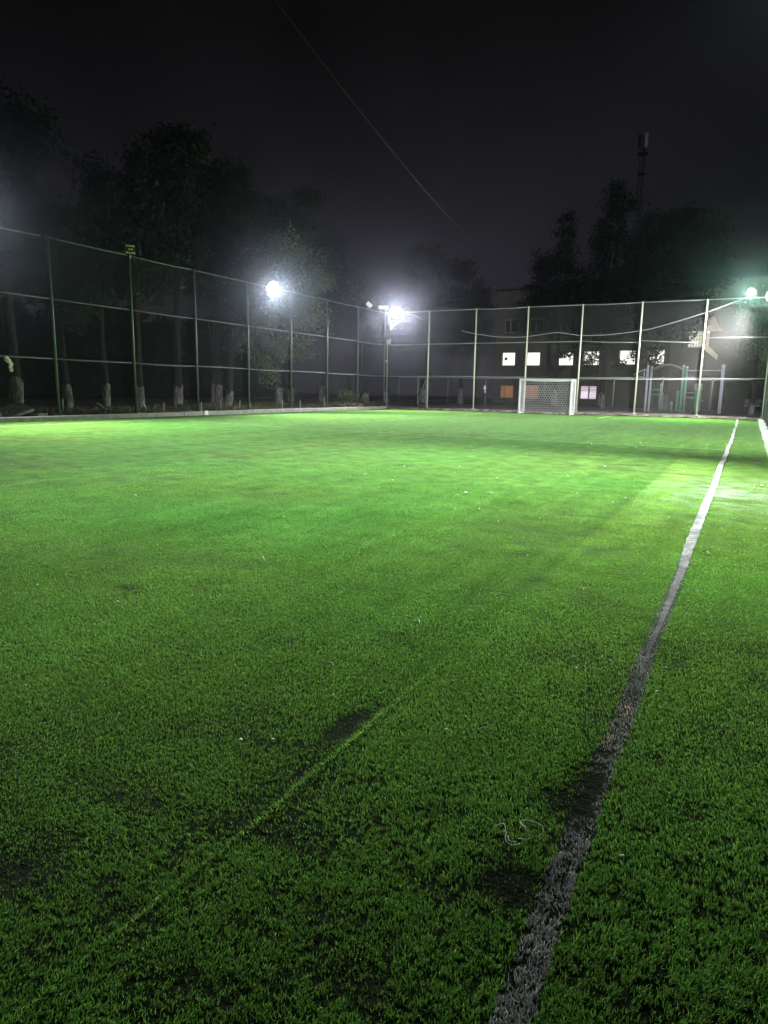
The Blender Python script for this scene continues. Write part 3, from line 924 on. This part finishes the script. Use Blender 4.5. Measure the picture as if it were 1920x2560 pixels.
for x in (-.6, .6):
    MB().box((x, .15, .21), (.06, .4, .42)).build('leg', M_frame, t)

# ------------------------------------------------------------------ trees
def crown_mesh(name, parent, clumps, seed, leaf=.16, dens=1.0, tone=(.045, .07, .028)):
    """clumps: (x, y, z, rx, ry, rz) in the parent's space; leaves sit in tufts spread through every clump"""
    rg = np.random.default_rng(seed)
    C0 = []
    for (cx, cy, cz, rx, ry, rz) in clumps:
        vol = (rx * ry * rz) ** (1 / 3)
        nt = max(4, int(34 * dens * vol ** 2))
        d = rg.normal(size=(nt, 3)); d /= np.linalg.norm(d, axis=1)[:, None]
        rad = rg.uniform(.15, 1, nt) ** .45 * (1 + .22 * rg.normal(size=nt))
        tc_ = np.array([cx, cy, cz]) + d * rad[:, None] * np.array([rx, ry, rz])
        for c in tc_:
            nl = rg.integers(16, 34)
            p = c + rg.normal(size=(nl, 3)) * np.array([.27, .27, .19]) * (.8 + .2 * vol)
            C0.append(np.concatenate([p, np.full((nl, 1), rg.lognormal(0, .28))], 1))
    P0 = np.concatenate(C0)
    nl = len(P0)
    u = rg.normal(size=(nl, 3)); u[:, 2] -= .35; u /= np.linalg.norm(u, axis=1)[:, None]
    v = np.cross(u, rg.normal(size=(nl, 3))); v /= np.linalg.norm(v, axis=1)[:, None]
    ls = leaf * rg.uniform(.6, 1.35, nl)[:, None]
    Pv = np.empty((nl, 4, 3))
    Pv[:, 0] = P0[:, :3] - u * ls
    Pv[:, 1] = P0[:, :3] + v * ls * .38
    Pv[:, 2] = P0[:, :3] + u * ls
    Pv[:, 3] = P0[:, :3] - v * ls * .38
    col = np.array(tone)[None] * P0[:, 3:4] * rg.lognormal(0, .25, nl)[:, None]
    q = np.arange(nl * 4).reshape(nl, 4)
    return np_mesh(name, Pv.reshape(-1, 3), q, M_leaf, parent, cols=np.repeat(col, 4, axis=0))


def tree(base, label, clumps, seed, h=10, r=.2, lean=(0, 0), wash=1.3, leaf=.16, dens=1.0, tone=(.045, .07, .028), group='trees round the pitch', name='tree', forks=4):
    rg = random.Random(seed)
    t = thing(name, (*base, .1), label, 'tree', group)
    top = Vector((lean[0], lean[1], h))
    pts = [Vector((lean[0] * k / 6 + rg.uniform(-.06, .06) * (k > 0), lean[1] * k / 6 + rg.uniform(-.06, .06) * (k > 0), -0.2 + (h + .2) * k / 6)) for k in range(7)]
    trunk = MB().tube(pts, [r * (1.25 if k == 0 else 1 - .13 * k) for k in range(7)], 10)
    for k in range(forks):                                         # limbs reach into the crown clumps
        c = clumps[k % len(clumps)]
        i0 = rg.randint(2, 4)
        a_ = pts[i0]
        b_ = Vector(c[:3]) + Vector((rg.uniform(-.5, .5), rg.uniform(-.5, .5), rg.uniform(-.2, .8)))
        m_ = a_.lerp(b_, .5) + Vector((rg.uniform(-.3, .3), rg.uniform(-.3, .3), rg.uniform(.1, .6)))
        trunk.tube([a_, m_, b_], [r * .42, r * .28, r * .1], 7)
    tr_ = trunk.build('trunk', M_bark, t, smooth=True)
    if wash > 0:
        zb = wash
        sg_ = pts[1] - pts[0]
        pw = [pts[0] + sg_ * (k / 4) * min(1, (zb + .2) / sg_.z) for k in range(5)]
        wm = MB().tube(pw, [r * (1.25 - .12 * (k / 4)) * 1.03 + .012 for k in range(5)], 10, False)
        for q_ in wm.v[-10:]:
            q_.z += rg.uniform(-.22, .14)
        wm.build('lime_wash', M_lime, tr_, smooth=True)
    crown_mesh('crown', t, clumps, seed, leaf, dens, tone)
    return t


DK = (.024, .034, .022)
MID = (.034, .05, .026)
LAMPLIT = (.085, .12, .06)  # lamp spill on two leafy trees, put into the leaf colour
tree((-24.3, 16.45), 'tall pale trunked tree beside the rubble pile at the left edge', [(0, 0, 7.4, 1.9, 1.8, 1.3), (-.9, .4, 9.3, 1.6, 1.5, 1.3), (.5, .5, 9.9, 1.2, 1.3, 1.1), (.6, -.4, 5.9, 1.5, 1.5, .9), (-1.6, 0, 6.0, 1.5, 1.5, 1.0)], 101, 9.5, .20, (0, .2), 1.4, .12, 1.6, (.010, .014, .010))
tree((-27.2, 21.0), 'tree with a lime-washed leaning trunk right of the first fence post', [(.2, 0, 6.2, 1.9, 1.8, 1.3), (-.5, .5, 8.0, 1.7, 1.6, 1.2), (.6, 0, 4.6, 1.4, 1.4, .8)], 102, 8, .17, (-.5, 0), 1.5, tone=DK)
tree((-28.3, 24.0), 'dim thin tree between the first two fence posts', [(0, 0, 8.2, 1.6, 1.6, 1.6), (.3, 0, 10.3, 1.0, 1, 1.3), (-.2, 0, 6.4, 1.9, 1.8, 1.1)], 103, 10, .16, (.1, 0), 1.2, tone=DK)
tree((-28.6, 26.4), 'narrow dark spired tree behind the unlit diode floodlight', [(0, 0, 9, 1.7, 1.6, 1.8), (.3, .2, 11.2, .9, .9, 1.4), (-.9, 0, 10.5, .6, .6, .9), (0, 0, 6.8, 2.3, 2.2, 1.4), (.6, 0, 12.1, .45, .45, .8)], 104, 11.5, .22, (.2, 0), 1.2, tone=DK)
tree((-30.4, 31.0), 'tallest broad dark tree with bare forked limbs behind the third post', [(-.6, 0, 11.4, 2.0, 2, 1.6), (.5, 0, 14.2, 1.9, 1.7, 1.3), (1.8, 0, 14.2, 1.0, 1, .7), (-.9, .4, 13.2, 1.2, 1.2, 1.1), (.3, 0, 8.4, 1.8, 1.6, 1.0)], 105, 13, .24, (.3, .2), 1.2, tone=DK, forks=6)
tree((-31.6, 36.0), 'high tree with a greenish domed crown behind the fourth post', [(0, 0, 11.5, 2.4, 2.2, 2.0), (.4, .3, 14.2, 1.7, 1.7, 1.3), (1.6, .5, 12.2, 1.6, 1.6, 1.2), (-.3, 0, 8.4, 2.4, 2.2, 1.4)], 106, 13, .22, (.2, 0), 1.2, tone=(.014, .028, .010))
tree((-34.0, 38.2), 'slender pale trunked tree behind the gap left of the leaning trunk', [(0, 0, 9, 2, 2, 1.5), (.4, 0, 11, 1.5, 1.5, 1.2)], 107, 9, .17, (.4, 0), 1.6, tone=DK)
tree((-26.3, 30.7), 'lime-washed leaning trunk tree left of the lit floodlight on the left fence', [(1.0, .6, 5.5, 1.0, 1.0, .8), (-.2, .8, 6.6, 1.2, 1.2, .8), (.9, 1.5, 7.6, 1.1, 1, .9)], 108, 6.5, .18, (.55, .6), 1.7, tone=DK, forks=5)
tree((-26.9, 36.4), 'leafy tree with drooping boughs lit behind the second lit floodlight', [
    (-.2, -.6, 6.2, 2.1, 2.0, 1.6), (.9, 1.1, 5.8, 1.6, 1.6, 1.5), (-.6, -1.9, 4.0, 1.2, 1.2, 1.0), (.6, -.6, 3.6, 1.2, 1.1, .9), (1.2, .9, 3.5, 1.0, 1.0, .7),
    (.4, -1.9, 2.5, .7, .7, .6), (.3, -1.1, 1.9, .35, .5, .8), (-.4, .2, 8.3, 2.0, 1.9, 1.3), (.2, .6, 9.6, 1.6, 1.6, 1.0), (1.6, 2.0, 7.9, 1.2, 1.2, .9)], 109, 8, .2, (.2, 0), 1.3, .12, 1.25, LAMPLIT, forks=6)
tree((-33.4, 46.8), 'big dark rounded tree sloping down to the right behind the lit leafy tree', [(-1, 0, 10.5, 2.6, 2.4, 2.0), (.3, 0, 13.2, 2.2, 2, 1.8), (1.5, .3, 15.6, 1.1, 1.1, .8), (-1.4, 0, 14.6, 1.6, 1.5, 1.3), (1.8, 0, 10.4, 1.8, 1.8, 1.4), (.2, 0, 7.2, 2.6, 2.4, 1.5)], 110, 13, .25, (.3, 0), 1.1, tone=MID)
tree((-32.5, 50.0), 'dark tree with a ragged shoulder left of the sixth post', [(0, 0, 9.2, 2.0, 2, 1.6), (.4, 0, 11.5, 1.5, 1.5, 1.3), (.9, 0, 13.0, .7, .7, .7), (.6, 0, 6.6, 1.9, 1.8, 1.2)], 111, 11, .2, (.2, 0), 1.4, tone=DK)
tree((-25.9, 43.8), 'tree with a slanting pale trunk behind the rock heap near the corner', [(-1.2, .5, 7.8, 1.5, 1.4, 1.4), (-1.6, .8, 9.8, 1.2, 1.2, 1.2), (-1.9, .5, 11.3, .7, .7, .8)], 112, 8, .15, (-1.2, .4), .8, tone=DK)
tree((-25.4, 45.2), 'pale stump-like washed trunk tree nearest the far left corner', [(-.6, .5, 7, 1.3, 1.3, 1.2), (-.4, .6, 8.6, .9, .9, .9)], 113, 6.5, .2, (-.3, .3), 1.2, tone=DK)
tree((-27.4, 52.2), 'low bushy tree behind the lit corner floodlight', [(0, 0, 6.0, 2.2, 2, 1.6), (-.3, 0, 8.1, 1.4, 1.4, .9), (1.7, 0, 5.4, 1.5, 1.5, 1.2)], 114, 7, .2, (0, 0), 1.2, tone=DK)
tree((-24.9, 54.4), 'feathery topped tall tree right of the lit corner floodlight', [(0, 0, 8.2, 2.1, 2, 1.8), (-.5, 0, 11.0, 1.3, 1.3, 1.3), (.9, 0, 11.4, .9, .9, 1.2), (.2, 0, 12.5, .7, .7, .6), (.2, 0, 5.6, 2.3, 2.2, 1.3), (-1.0, 0, 12.3, .4, .4, .6)], 115, 11, .22, (0, 0), 1.3, tone=(.012, .018, .011))
tree((-22.2, 56.2), 'dark round shouldered tree left of the building end', [(.2, 0, 8.4, 1.9, 1.8, 1.6), (0, 0, 10.9, 1.1, 1.1, 1.0), (1.3, 0, 8.9, 1.0, 1, 1.2), (1.1, 0, 6.4, 1.3, 1.3, 1.5), (-.3, 0, 5.6, 2.0, 2, 1.3), (-.9, 0, 11.4, .45, .45, .7)], 116, 10, .2, (0, 0), 1.3, tone=(.008, .010, .008))
BK = (.007, .009, .007)
tree((-13.2, 53.0), 'dark conifer with two uneven spires left of the mast, in front of the lit windows', [(.2, 0, 8.0, 2.4, 2.0, 1.7), (.1, 0, 10.6, 1.2, 1.2, 1.3), (.15, 0, 12.6, .62, .62, 1.0), (.1, 0, 13.7, .38, .38, .55), (-1.7, 0, 10.9, .45, .45, .7), (-1.3, 0, 10.0, .9, .8, .8), (-1.6, 0, 7.6, 1.1, 1, 1.0), (1.8, 0, 7.0, 1.4, 1.3, 1.3), (.95, 0, 4.08, .45, .4, .14), (.35, 0, 3.9, .25, .3, .14)], 117, 13, .2, (0, 0), 1.2, .13, 1.3, BK, name='conifer')
tree((-9.7, 53.0), 'tallest dark conifer with a blunt top directly left of the mast', [(0, 0, 9.0, 2.1, 2.0, 2.0), (-.3, 0, 12.0, 1.3, 1.3, 1.6), (.1, 0, 14.2, .95, .95, 1.1), (.0, 0, 15.4, .5, .5, .45), (1.4, 0, 14.1, .28, .28, .5), (-.2, 0, 6.4, 2.2, 2.0, 1.3), (1.6, 0, 11.0, .9, .9, .9), (-1.0, 0, 3.85, .55, .4, .42), (-1.3, 0, 3.4, .3, .3, .2), (2.05, 0, 3.85, .32, .4, .42), (1.2, 0, 3.25, .2, .3, .12)], 118, 14.5, .22, (0, 0), 1.2, .13, 1.3, BK, name='conifer')
tree((-5.4, 52.0), 'wide round dark tree right of the mast', [(-.2, 0, 9.2, 2.9, 2.5, 2.4), (-1.0, 0, 12.0, 1.6, 1.6, 1.3), (1.0, 0, 12.0, 1.8, 1.7, 1.3), (2.1, 0, 9.2, 1.2, 1.2, 2.0), (0, 0, 6.8, 2.6, 2.3, 1.2), (-.7, -.4, 5.9, 1.0, .9, .6), (-.68, .3, 3.75, .42, .4, .5), (1.35, 0, 5.0, .4, .4, .35), (-.7, .3, 4.2, .5, .4, .2), (-.85, .2, 3.2, .4, .4, .2)], 119, 11, .26, (0, 0), 1.2, .15, 1.2, (.009, .012, .010))
tree((.1, 47.6), 'tree with dim greenish leaves behind the fence under the right-hand floodlights', [(0, 0, 4.6, 1.2, 1.2, 1.4), (.8, .4, 3.0, .9, .9, .8), (-.4, .4, 6.0, .9, .9, .9), (1.6, .6, 5.4, 1.2, 1.2, 1.2)], 120, 5.5, .14, (.2, .2), 1.0, .12, 1.0, LAMPLIT)

# far wood closing the view behind the left-hand trees
rgw = np.random.default_rng(77)
cl_ = []
for k in range(46):
    a_ = k / 45
    cl_.append((-62 + 14 * math.sin(3 * a_), -4 + 82 * a_, 2.2 + rgw.uniform(0, 2.5), 2.8, 2.8, 2.6 + rgw.uniform(0, 1)))
wood = crown_mesh('far_wood', None, cl_, 55, .55, .55, (.007, .009, .009))
tag(wood, 'dark mass of distant wood behind the left-hand trees', 'wood', kind='stuff')

# weeds along the left fence
nw = 9000
wx = -22.2 - rgw.gamma(2.0, 1.0, nw)
wy = rgw.uniform(8, 45, nw)
k = vnoise(wx, wy, 1.6, 81) > .40
wx, wy = wx[k], wy[k]
nw = len(wx)
hh = rgw.uniform(.08, .34, nw) * (.5 + vnoise(wx, wy, 2.2, 82))
la = rgw.uniform(0, 6.28, nw); le = rgw.uniform(.1, .8, nw) * hh
wd = rgw.uniform(.012, .035, nw); pa = rgw.uniform(0, 6.28, nw)
zb = np.full(nw, .10)
Pv = np.empty((nw, 4, 3))
Pv[:, 0] = np.stack([wx - np.cos(pa) * wd, wy - np.sin(pa) * wd, zb], -1)
Pv[:, 1] = np.stack([wx + np.cos(pa) * wd, wy + np.sin(pa) * wd, zb], -1)
Pv[:, 2] = np.stack([wx + np.cos(pa) * wd + np.cos(la) * le * .5, wy + np.sin(pa) * wd + np.sin(la) * le * .5, zb + hh * .6], -1)
Pv[:, 3] = np.stack([wx + np.cos(la) * le, wy + np.sin(la) * le, zb + hh], -1)
cw = np.array([.11, .12, .05])[None] * rgw.lognormal(0, .4, nw)[:, None] * np.array([1, 1, 1])[None]
tag(np_mesh('weeds', Pv.reshape(-1, 3), np.arange(nw * 4).reshape(nw, 4), M_weed, cols=np.repeat(cw, 4, axis=0)), 'dry low weeds on the earth strip behind the left fence', 'weeds', kind='stuff')


def shrub(loc, label, r, seed):
    t = thing('shrub', (*loc, .12), label, 'shrub', 'shrubs behind the left fence')
    rg = random.Random(seed)
    mb = MB()
    for k in range(6):
        mb.tube([(0, 0, -.05), (rg.uniform(-r, r) * .6, rg.uniform(-r, r) * .6, r * 1.4)], [.02, .006], 5)
    mb.build('stem', M_bark, t)
    crown_mesh('foliage', t, [(0, 0, r * 1.2, r * .8, r * .8, r * .7), (r * .3, 0, r * .7, r * .5, r * .5, r * .4)], seed, .07, 2.2, (.14, .17, .06))


shrub((-24.4, 40.9), 'pale green leafy shrub standing over the rock heap', .62, 5)
shrub((-23.2, 41.0), 'smaller dim shrub right of the rock heap by the seventh post', .36, 6)
mb = MB()
rg = random.Random(12)
rt = thing('rock_heap', (-23.2, 38.9, .1), 'heap of pale broken rocks behind the fence near the corner', 'rock heap')
for k in range(16):
    mb = MB().ball((rg.uniform(-.5, .5), rg.uniform(-1.3, 1.6), rg.uniform(.02, .16)), rg.uniform(.10, .26), 8, 5, (1, 1.2, .7), .25, rg)
    mb.build('rock', M_conc, rt)
rt = thing('rubble_pile', (-22.7, 14.2, .1), 'low pile of grey broken slabs behind the kerb at the left edge', 'rubble pile')
MB().prism([(-.9, -1.2, .05), (-.2, -1.2, .42), (.4, -1.2, .30), (.55, -1.2, .05)], (.1, 1.5, -.1)).build('slab', M_conc, rt)
MB().box((.1, .7, .15), (.9, 1.6, .1), ax=Matrix.Rotation(.25, 3, 'Y') @ Matrix.Rotation(.3, 3, 'X')).build('slab', M_conc, rt)
MB().box((.45, 1.7, .08), (.35, .7, .12), .5).build('slab', M_conc, rt)
for k in range(8):
    MB().ball((rg.uniform(-.3, .6), rg.uniform(.2, 2.4), .07), rg.uniform(.06, .14), 7, 4, (1.2, 1.2, .7), .3, rg).build('rock', M_conc, rt)

# thin stakes left standing in the weeds
ST = [(-25.4, 17.1, .55, 0, 'thin upright stake left of the first fence post, beside a pale trunk'),
      (-22.9, 17.4, .62, .02, 'thin stake just right of the first fence post'),
      (-23.3, 20.0, .42, -.5, 'short stake leaning left midway between the first two fence posts'),
      (-23.0, 21.6, .48, -.12, 'upright stake just right of the second fence post'),
      (-23.6, 23.2, .42, .0, 'stake a little left of the third fence post'),
      (-23.4, 25.4, .40, .03, 'stake right of the third fence post, first of two'),
      (-23.2, 26.6, .38, .0, 'stake right of the third fence post, second of two'),
      (-23.6, 28.5, .45, .02, 'stake right of the lime-washed leaning trunk'),
      (-23.2, 28.9, .40, -.04, 'stake just left of the fourth fence post'),
      (-23.5, 32.1, .44, .03, 'stake left of the fifth fence post under the drooping boughs'),
      (-23.3, 33.6, .42, .0, 'stake right of the fifth fence post'),
      (-23.1, 35.9, .66, .0, 'taller stake left of the sixth fence post'),
      (-23.3, 39.0, .35, .05, 'low stake between the sixth and seventh fence posts')]
for x, y, h_, le_, lab in ST:
    o = MB().tube([(0, 0, -.1), (le_ * .2, le_ * .5, h_ * .5), (le_ * .5, le_, h_)], .022, 6).build('stake', M_rail)
    o.location = (x, y, .12)
    tag(o, lab, 'stake', 'stakes in the weeds')

# ------------------------------------------------------------------ small things
o = MB().box((0, 0, .10), (.05, .22, .19)).build('junction_box', M_white, bevel=.01)
o.location = (-21.45, 23.6, 0)
tag(o, 'small white box fixed to the kerb below the third fence post', 'box')
rgp = random.Random(4)
mb = MB()
for k in range(5):
    mb.ball((rgp.uniform(-.05, .05), rgp.uniform(-.08, .08), -.08 - k * .09), .09 - .008 * k, 8, 5, (.6, 1, 1.1), .3, rgp)
o = mb.build('rag', M_rag)
o.location = (-21.9, 14.75, 2.15)
tag(o, 'crumpled pale rag hung on the lowest rail at the left edge', 'rag')
o = MB().ball((0, 0, 0), .09, 9, 6, (1, .7, 1.2), .2, rgp).ball((0, 0, .13), .045, 8, 5).ball((.02, 0, -.22), .06, 8, 5, (.8, .8, 1.6), .2, rgp).build('plastic_bag', M_white)
o.location = (-15.27, 42.9, 1.45)
tag(o, 'white plastic bag tied to a low fence post left of the goal', 'bag')

t = thing('cell_mast', (-16.9, 110, 0), 'slim dark telecom mast with pale antenna rising behind the right-hand trees', 'mast')
mb = MB()
for (x, y) in ((-.42, -.3), (.42, -.3), (0, .45)):
    mb.tube([(x, y, 0), (x * .8, y * .8, 37.4)], .055, 6)
z_, kk = 1.0, 0
while z_ < 36.5:
    for (a_, b_) in (((-.42, -.3), (.42, -.3)), ((.42, -.3), (0, .45)), ((0, .45), (-.42, -.3))):
        mb.tube([(a_[0] * .9, a_[1] * .9, z_), (b_[0] * .9, b_[1] * .9, z_ + 1.2)], .025, 4)
        mb.tube([(b_[0] * .9, b_[1] * .9, z_ + 1.2), (a_[0] * .9, a_[1] * .9, z_ + 1.2)], .025, 4)
    z_ += 1.2
mb.build('lattice', M_black, t)
MB().tube([(0, 0, 34.9), (0, 0, 35.05)], .75, 12).build('platform', M_black, t)
MB().tube([(0, 0, 32.2), (0, 0, 32.35)], .6, 12).build('platform', M_black, t)
MB().box((.45, -.7, 36.5), (.45, .25, 1.9)).build('antenna', mat('antenna_shell', (.75, .75, .75), .5), t, bevel=.03)
MB().box((-.5, -.6, 36.5), (.4, .25, 1.9)).build('antenna', M_black, t)
MB().box((.0, .8, 36.5), (.4, .25, 1.9)).build('antenna', M_black, t)

def smooth_path(pts, k=6):
    pts = [Vector(p) for p in pts]
    out = []
    for i in range(len(pts) - 1):
        p0, p1, p2, p3 = pts[max(i - 1, 0)], pts[i], pts[i + 1], pts[min(i + 2, len(pts) - 1)]
        for j in range(k):
            u = j / k
            out.append(.5 * ((2 * p1) + (p2 - p0) * u + (2 * p0 - 5 * p1 + 4 * p2 - p3) * u * u + (3 * p1 - p0 - 3 * p2 + p3) * u ** 3))
    return out + [pts[-1]]


cab = [(-16.35, 41.25, 4.96), (-15.65, 41.25, 4.79), (-14.14, 41.25, 4.55), (-12.92, 41.25, 4.5), (-12.12, 41.25, 4.52), (-11.19, 41.25, 4.62), (-10.42, 41.25, 4.71), (-9.69, 41.25, 4.61), (-8.94, 41.25, 4.52), (-8.2, 41.25, 4.51), (-7.41, 41.25, 4.53), (-5.77, 41.25, 4.7), (-4.79, 41.25, 4.9), (-2.63, 41.25, 5.53), (-1.03, 41.25, 6.12), (-.5, 41.25, 6.3)]
o = MB().tube(smooth_path(cab), .014, 6).build('power_cable', M_cable, smooth=True)
tag(o, 'pale sagging cable strung across the back fence up to the right-hand floodlights', 'cable')
ow = [(-13.0 - .05 * (y - 10), y, 14.45 - .272 * (y - 10) + .00312 * (y - 10) ** 2) for y in range(2, 60, 4)] + [(-15.5, 59.95, 8.9)]
o = MB().tube(smooth_path(ow), .006, 5).build('overhead_wire', M_dwire, smooth=True)
tag(o, 'thin overhead wire sagging across the night sky to the building', 'wire')
o = MB().tube(smooth_path([(-20.3, 41.3, 6.1), (-19.7, 41.3, 6.0), (-19.1, 41.3, 5.72)]), .014, 5).build('lamp_lead', M_cable)
tag(o, 'short lead running from the corner floodlight down to the next post', 'cable')

# frayed fibres and scraps lying on the turf
def string(x, y, pts, label, r=.0022):
    p3 = smooth_path([(a_ , b_, c_) for (a_, b_, c_) in pts], 5)
    o = MB().tube(p3, r, 5).build('loose_fibre', M_string, smooth=True)
    o.location = (x, y, .024)
    tag(o, label, 'loose fibre', 'frayed fibres on the turf')


tg = thing('fibre_tangle', (-.46, 1.74, .022), 'tangle of pale frayed fibre lying left of the worn touchline', 'loose fibre', 'frayed fibres on the turf')
for pts, nm in (([(-.075, .005, .012), (-.055, .02, .02), (-.040, .0, .016), (-.028, -.035, .008), (-.008, -.042, .006), (.012, -.03, .01)], 'strand'),
                ([(.0, -.014, .012), (.03, .0, .012), (.012, .018, .03), (-.012, .045, .024), (.008, .055, .03), (.05, .05, .03), (.058, .03, .022), (.045, .012, .012)], 'strand'),
                ([(-.03, -.01, .008), (-.02, -.028, .006), (.0, -.03, .012)], 'strand')):
    MB().tube(smooth_path(pts, 5), .0014, 5).build(nm, M_string, tg, smooth=True)
string(-1.32, 3.64, [(-.09, -.05, .004), (-.05, -.015, .014), (0, 0, .006), (.05, .035, .016), (.10, .04, .004)], 'pale wavy fibre on the turf, mid-right, the longer of two close strands')
string(-1.53, 3.29, [(-.06, .03, .004), (-.02, .0, .016), (.03, .0, .008), (.06, -.05, .006)], 'pale hooked fibre left of the longest wavy fibre')
string(-1.23, 3.97, [(-.05, -.01, .004), (0, 0.01, .014), (.05, .02, .004)], 'short pale fibre behind the longest wavy fibre')
string(-3.1, 3.96, [(-.08, -.02, .004), (-.02, .02, .014), (.06, -.04, .004)], 'pale bent fibre on the turf left of centre')
string(-1.59, 2.51, [(-.02, .0, .004), (.0, .015, .014), (.025, .005, .004)], 'small pale curled fibre left of the turf seam')
string(-.76, 2.29, [(-.02, -.01, .004), (.0, .0, .014), (.02, .02, .004)], 'tiny pale fibre between the turf seam and the touchline')
string(-.62, 4.9, [(-.10, -.02, .004), (.0, .01, .012), (.1, .02, .004)], 'straight pale fibre just left of the grey touchline')
string(.19, 7.2, [(-.12, -.02, .004), (.0, .0, .014), (.14, .02, .004)], 'long pale fibre right of the touchline near the kerb')

SCR = [(-1.51, 1.79, .012, 'largest white scrap on the dark turf left of the seam'), (-1.41, 1.85, .008, 'small white scrap right of the largest white scrap'),
       (-.89, 2.23, .007, 'white speck between the seam and the tangle of fibre'), (-.23, 2.99, .010, 'white scrap just right of the touchline beside the tan patches'),
       (-3.18, 2.7, .009, 'white scrap by the dark worn patch at far left'), (-.59, 3.07, .010, 'white scrap left of the touchline above the tan patches'),
       (-2.76, 8.14, .03, 'flat white paper scrap far out in mid pitch, right one of two'), (-3.03, 7.96, .03, 'flat white paper scrap far out in mid pitch, left one of two'),
       (.27, 11.0, .035, 'crumpled white paper near the right kerb'), (-.19, 1.81, .007, 'white speck right of the worn touchline'), (-.18, 6.0, .018, 'white scrap right of the grey touchline'),
       (-6.2, 5.6, .02, 'lone white scrap on the turf at the left')]
for k, (x, y, s_, lab) in enumerate(SCR):
    rg = random.Random(200 + k)
    o = MB().ball((0, 0, 0), s_ * .62, 7, 5, (1.3, 1, .45), .35, rg).build('scrap', M_string)
    o.location = (x, y, .024)
    o.rotation_euler = (0, 0, rg.uniform(0, 3))
    tag(o, lab, 'litter', 'scraps on the turf')
# countless specks of pale fibre and dust
ns = 800
sx_ = rgw.uniform(-12, .45, ns)
sy_ = .8 + 19 * rgw.uniform(0, 1, ns) ** 1.3
keep = rgw.uniform(0, 1, ns) < np.clip((sx_ + 10) / 10, .12, 1)
sx_, sy_ = sx_[keep], sy_[keep]
ns = len(sx_)
sl = .0013 * (1 + .2 * sy_) * rgw.uniform(.5, 2.0, ns)
an = rgw.uniform(0, 6.28, ns)
Pv = np.empty((ns, 4, 3))
zz = .024 + .004 * rgw.uniform(0, 1, ns)
Pv[:, 0] = np.stack([sx_ - np.cos(an) * sl * 2, sy_ - np.sin(an) * sl * 2, zz], -1)
Pv[:, 1] = np.stack([sx_ + np.sin(an) * sl, sy_ - np.cos(an) * sl, zz + sl * .7], -1)
Pv[:, 2] = np.stack([sx_ + np.cos(an) * sl * 2, sy_ + np.sin(an) * sl * 2, zz + sl], -1)
Pv[:, 3] = np.stack([sx_ - np.sin(an) * sl, sy_ + np.cos(an) * sl, zz], -1)
tag(np_mesh('fibre_dust', Pv.reshape(-1, 3), np.arange(ns * 4).reshape(ns, 4), M_string), 'countless pale specks of fibre scattered over the turf', 'litter', kind='stuff')

# ------------------------------------------------------------------ haze
hz = bpy.data.materials.new('night_haze')
hz.use_nodes = True
n, l = hz.node_tree.nodes, hz.node_tree.links
n.clear()
ho = n.new('ShaderNodeOutputMaterial')
hv = n.new('ShaderNodeVolumePrincipled')
hv.inputs['Color'].default_value = (.80, .87, 1, 1)
hv.inputs['Density'].default_value = HAZE_DENSITY
hv.inputs['Anisotropy'].default_value = 0.96
l.new(hv.outputs[0], ho.inputs['Volume'])
o = MB().box((-45, 67, 20.9), (212, 177, 44.2)).build('haze', hz)
o['kind'] = 'stuff'
o['label'] = 'thin night haze glowing round the floodlights'
o['category'] = 'haze'
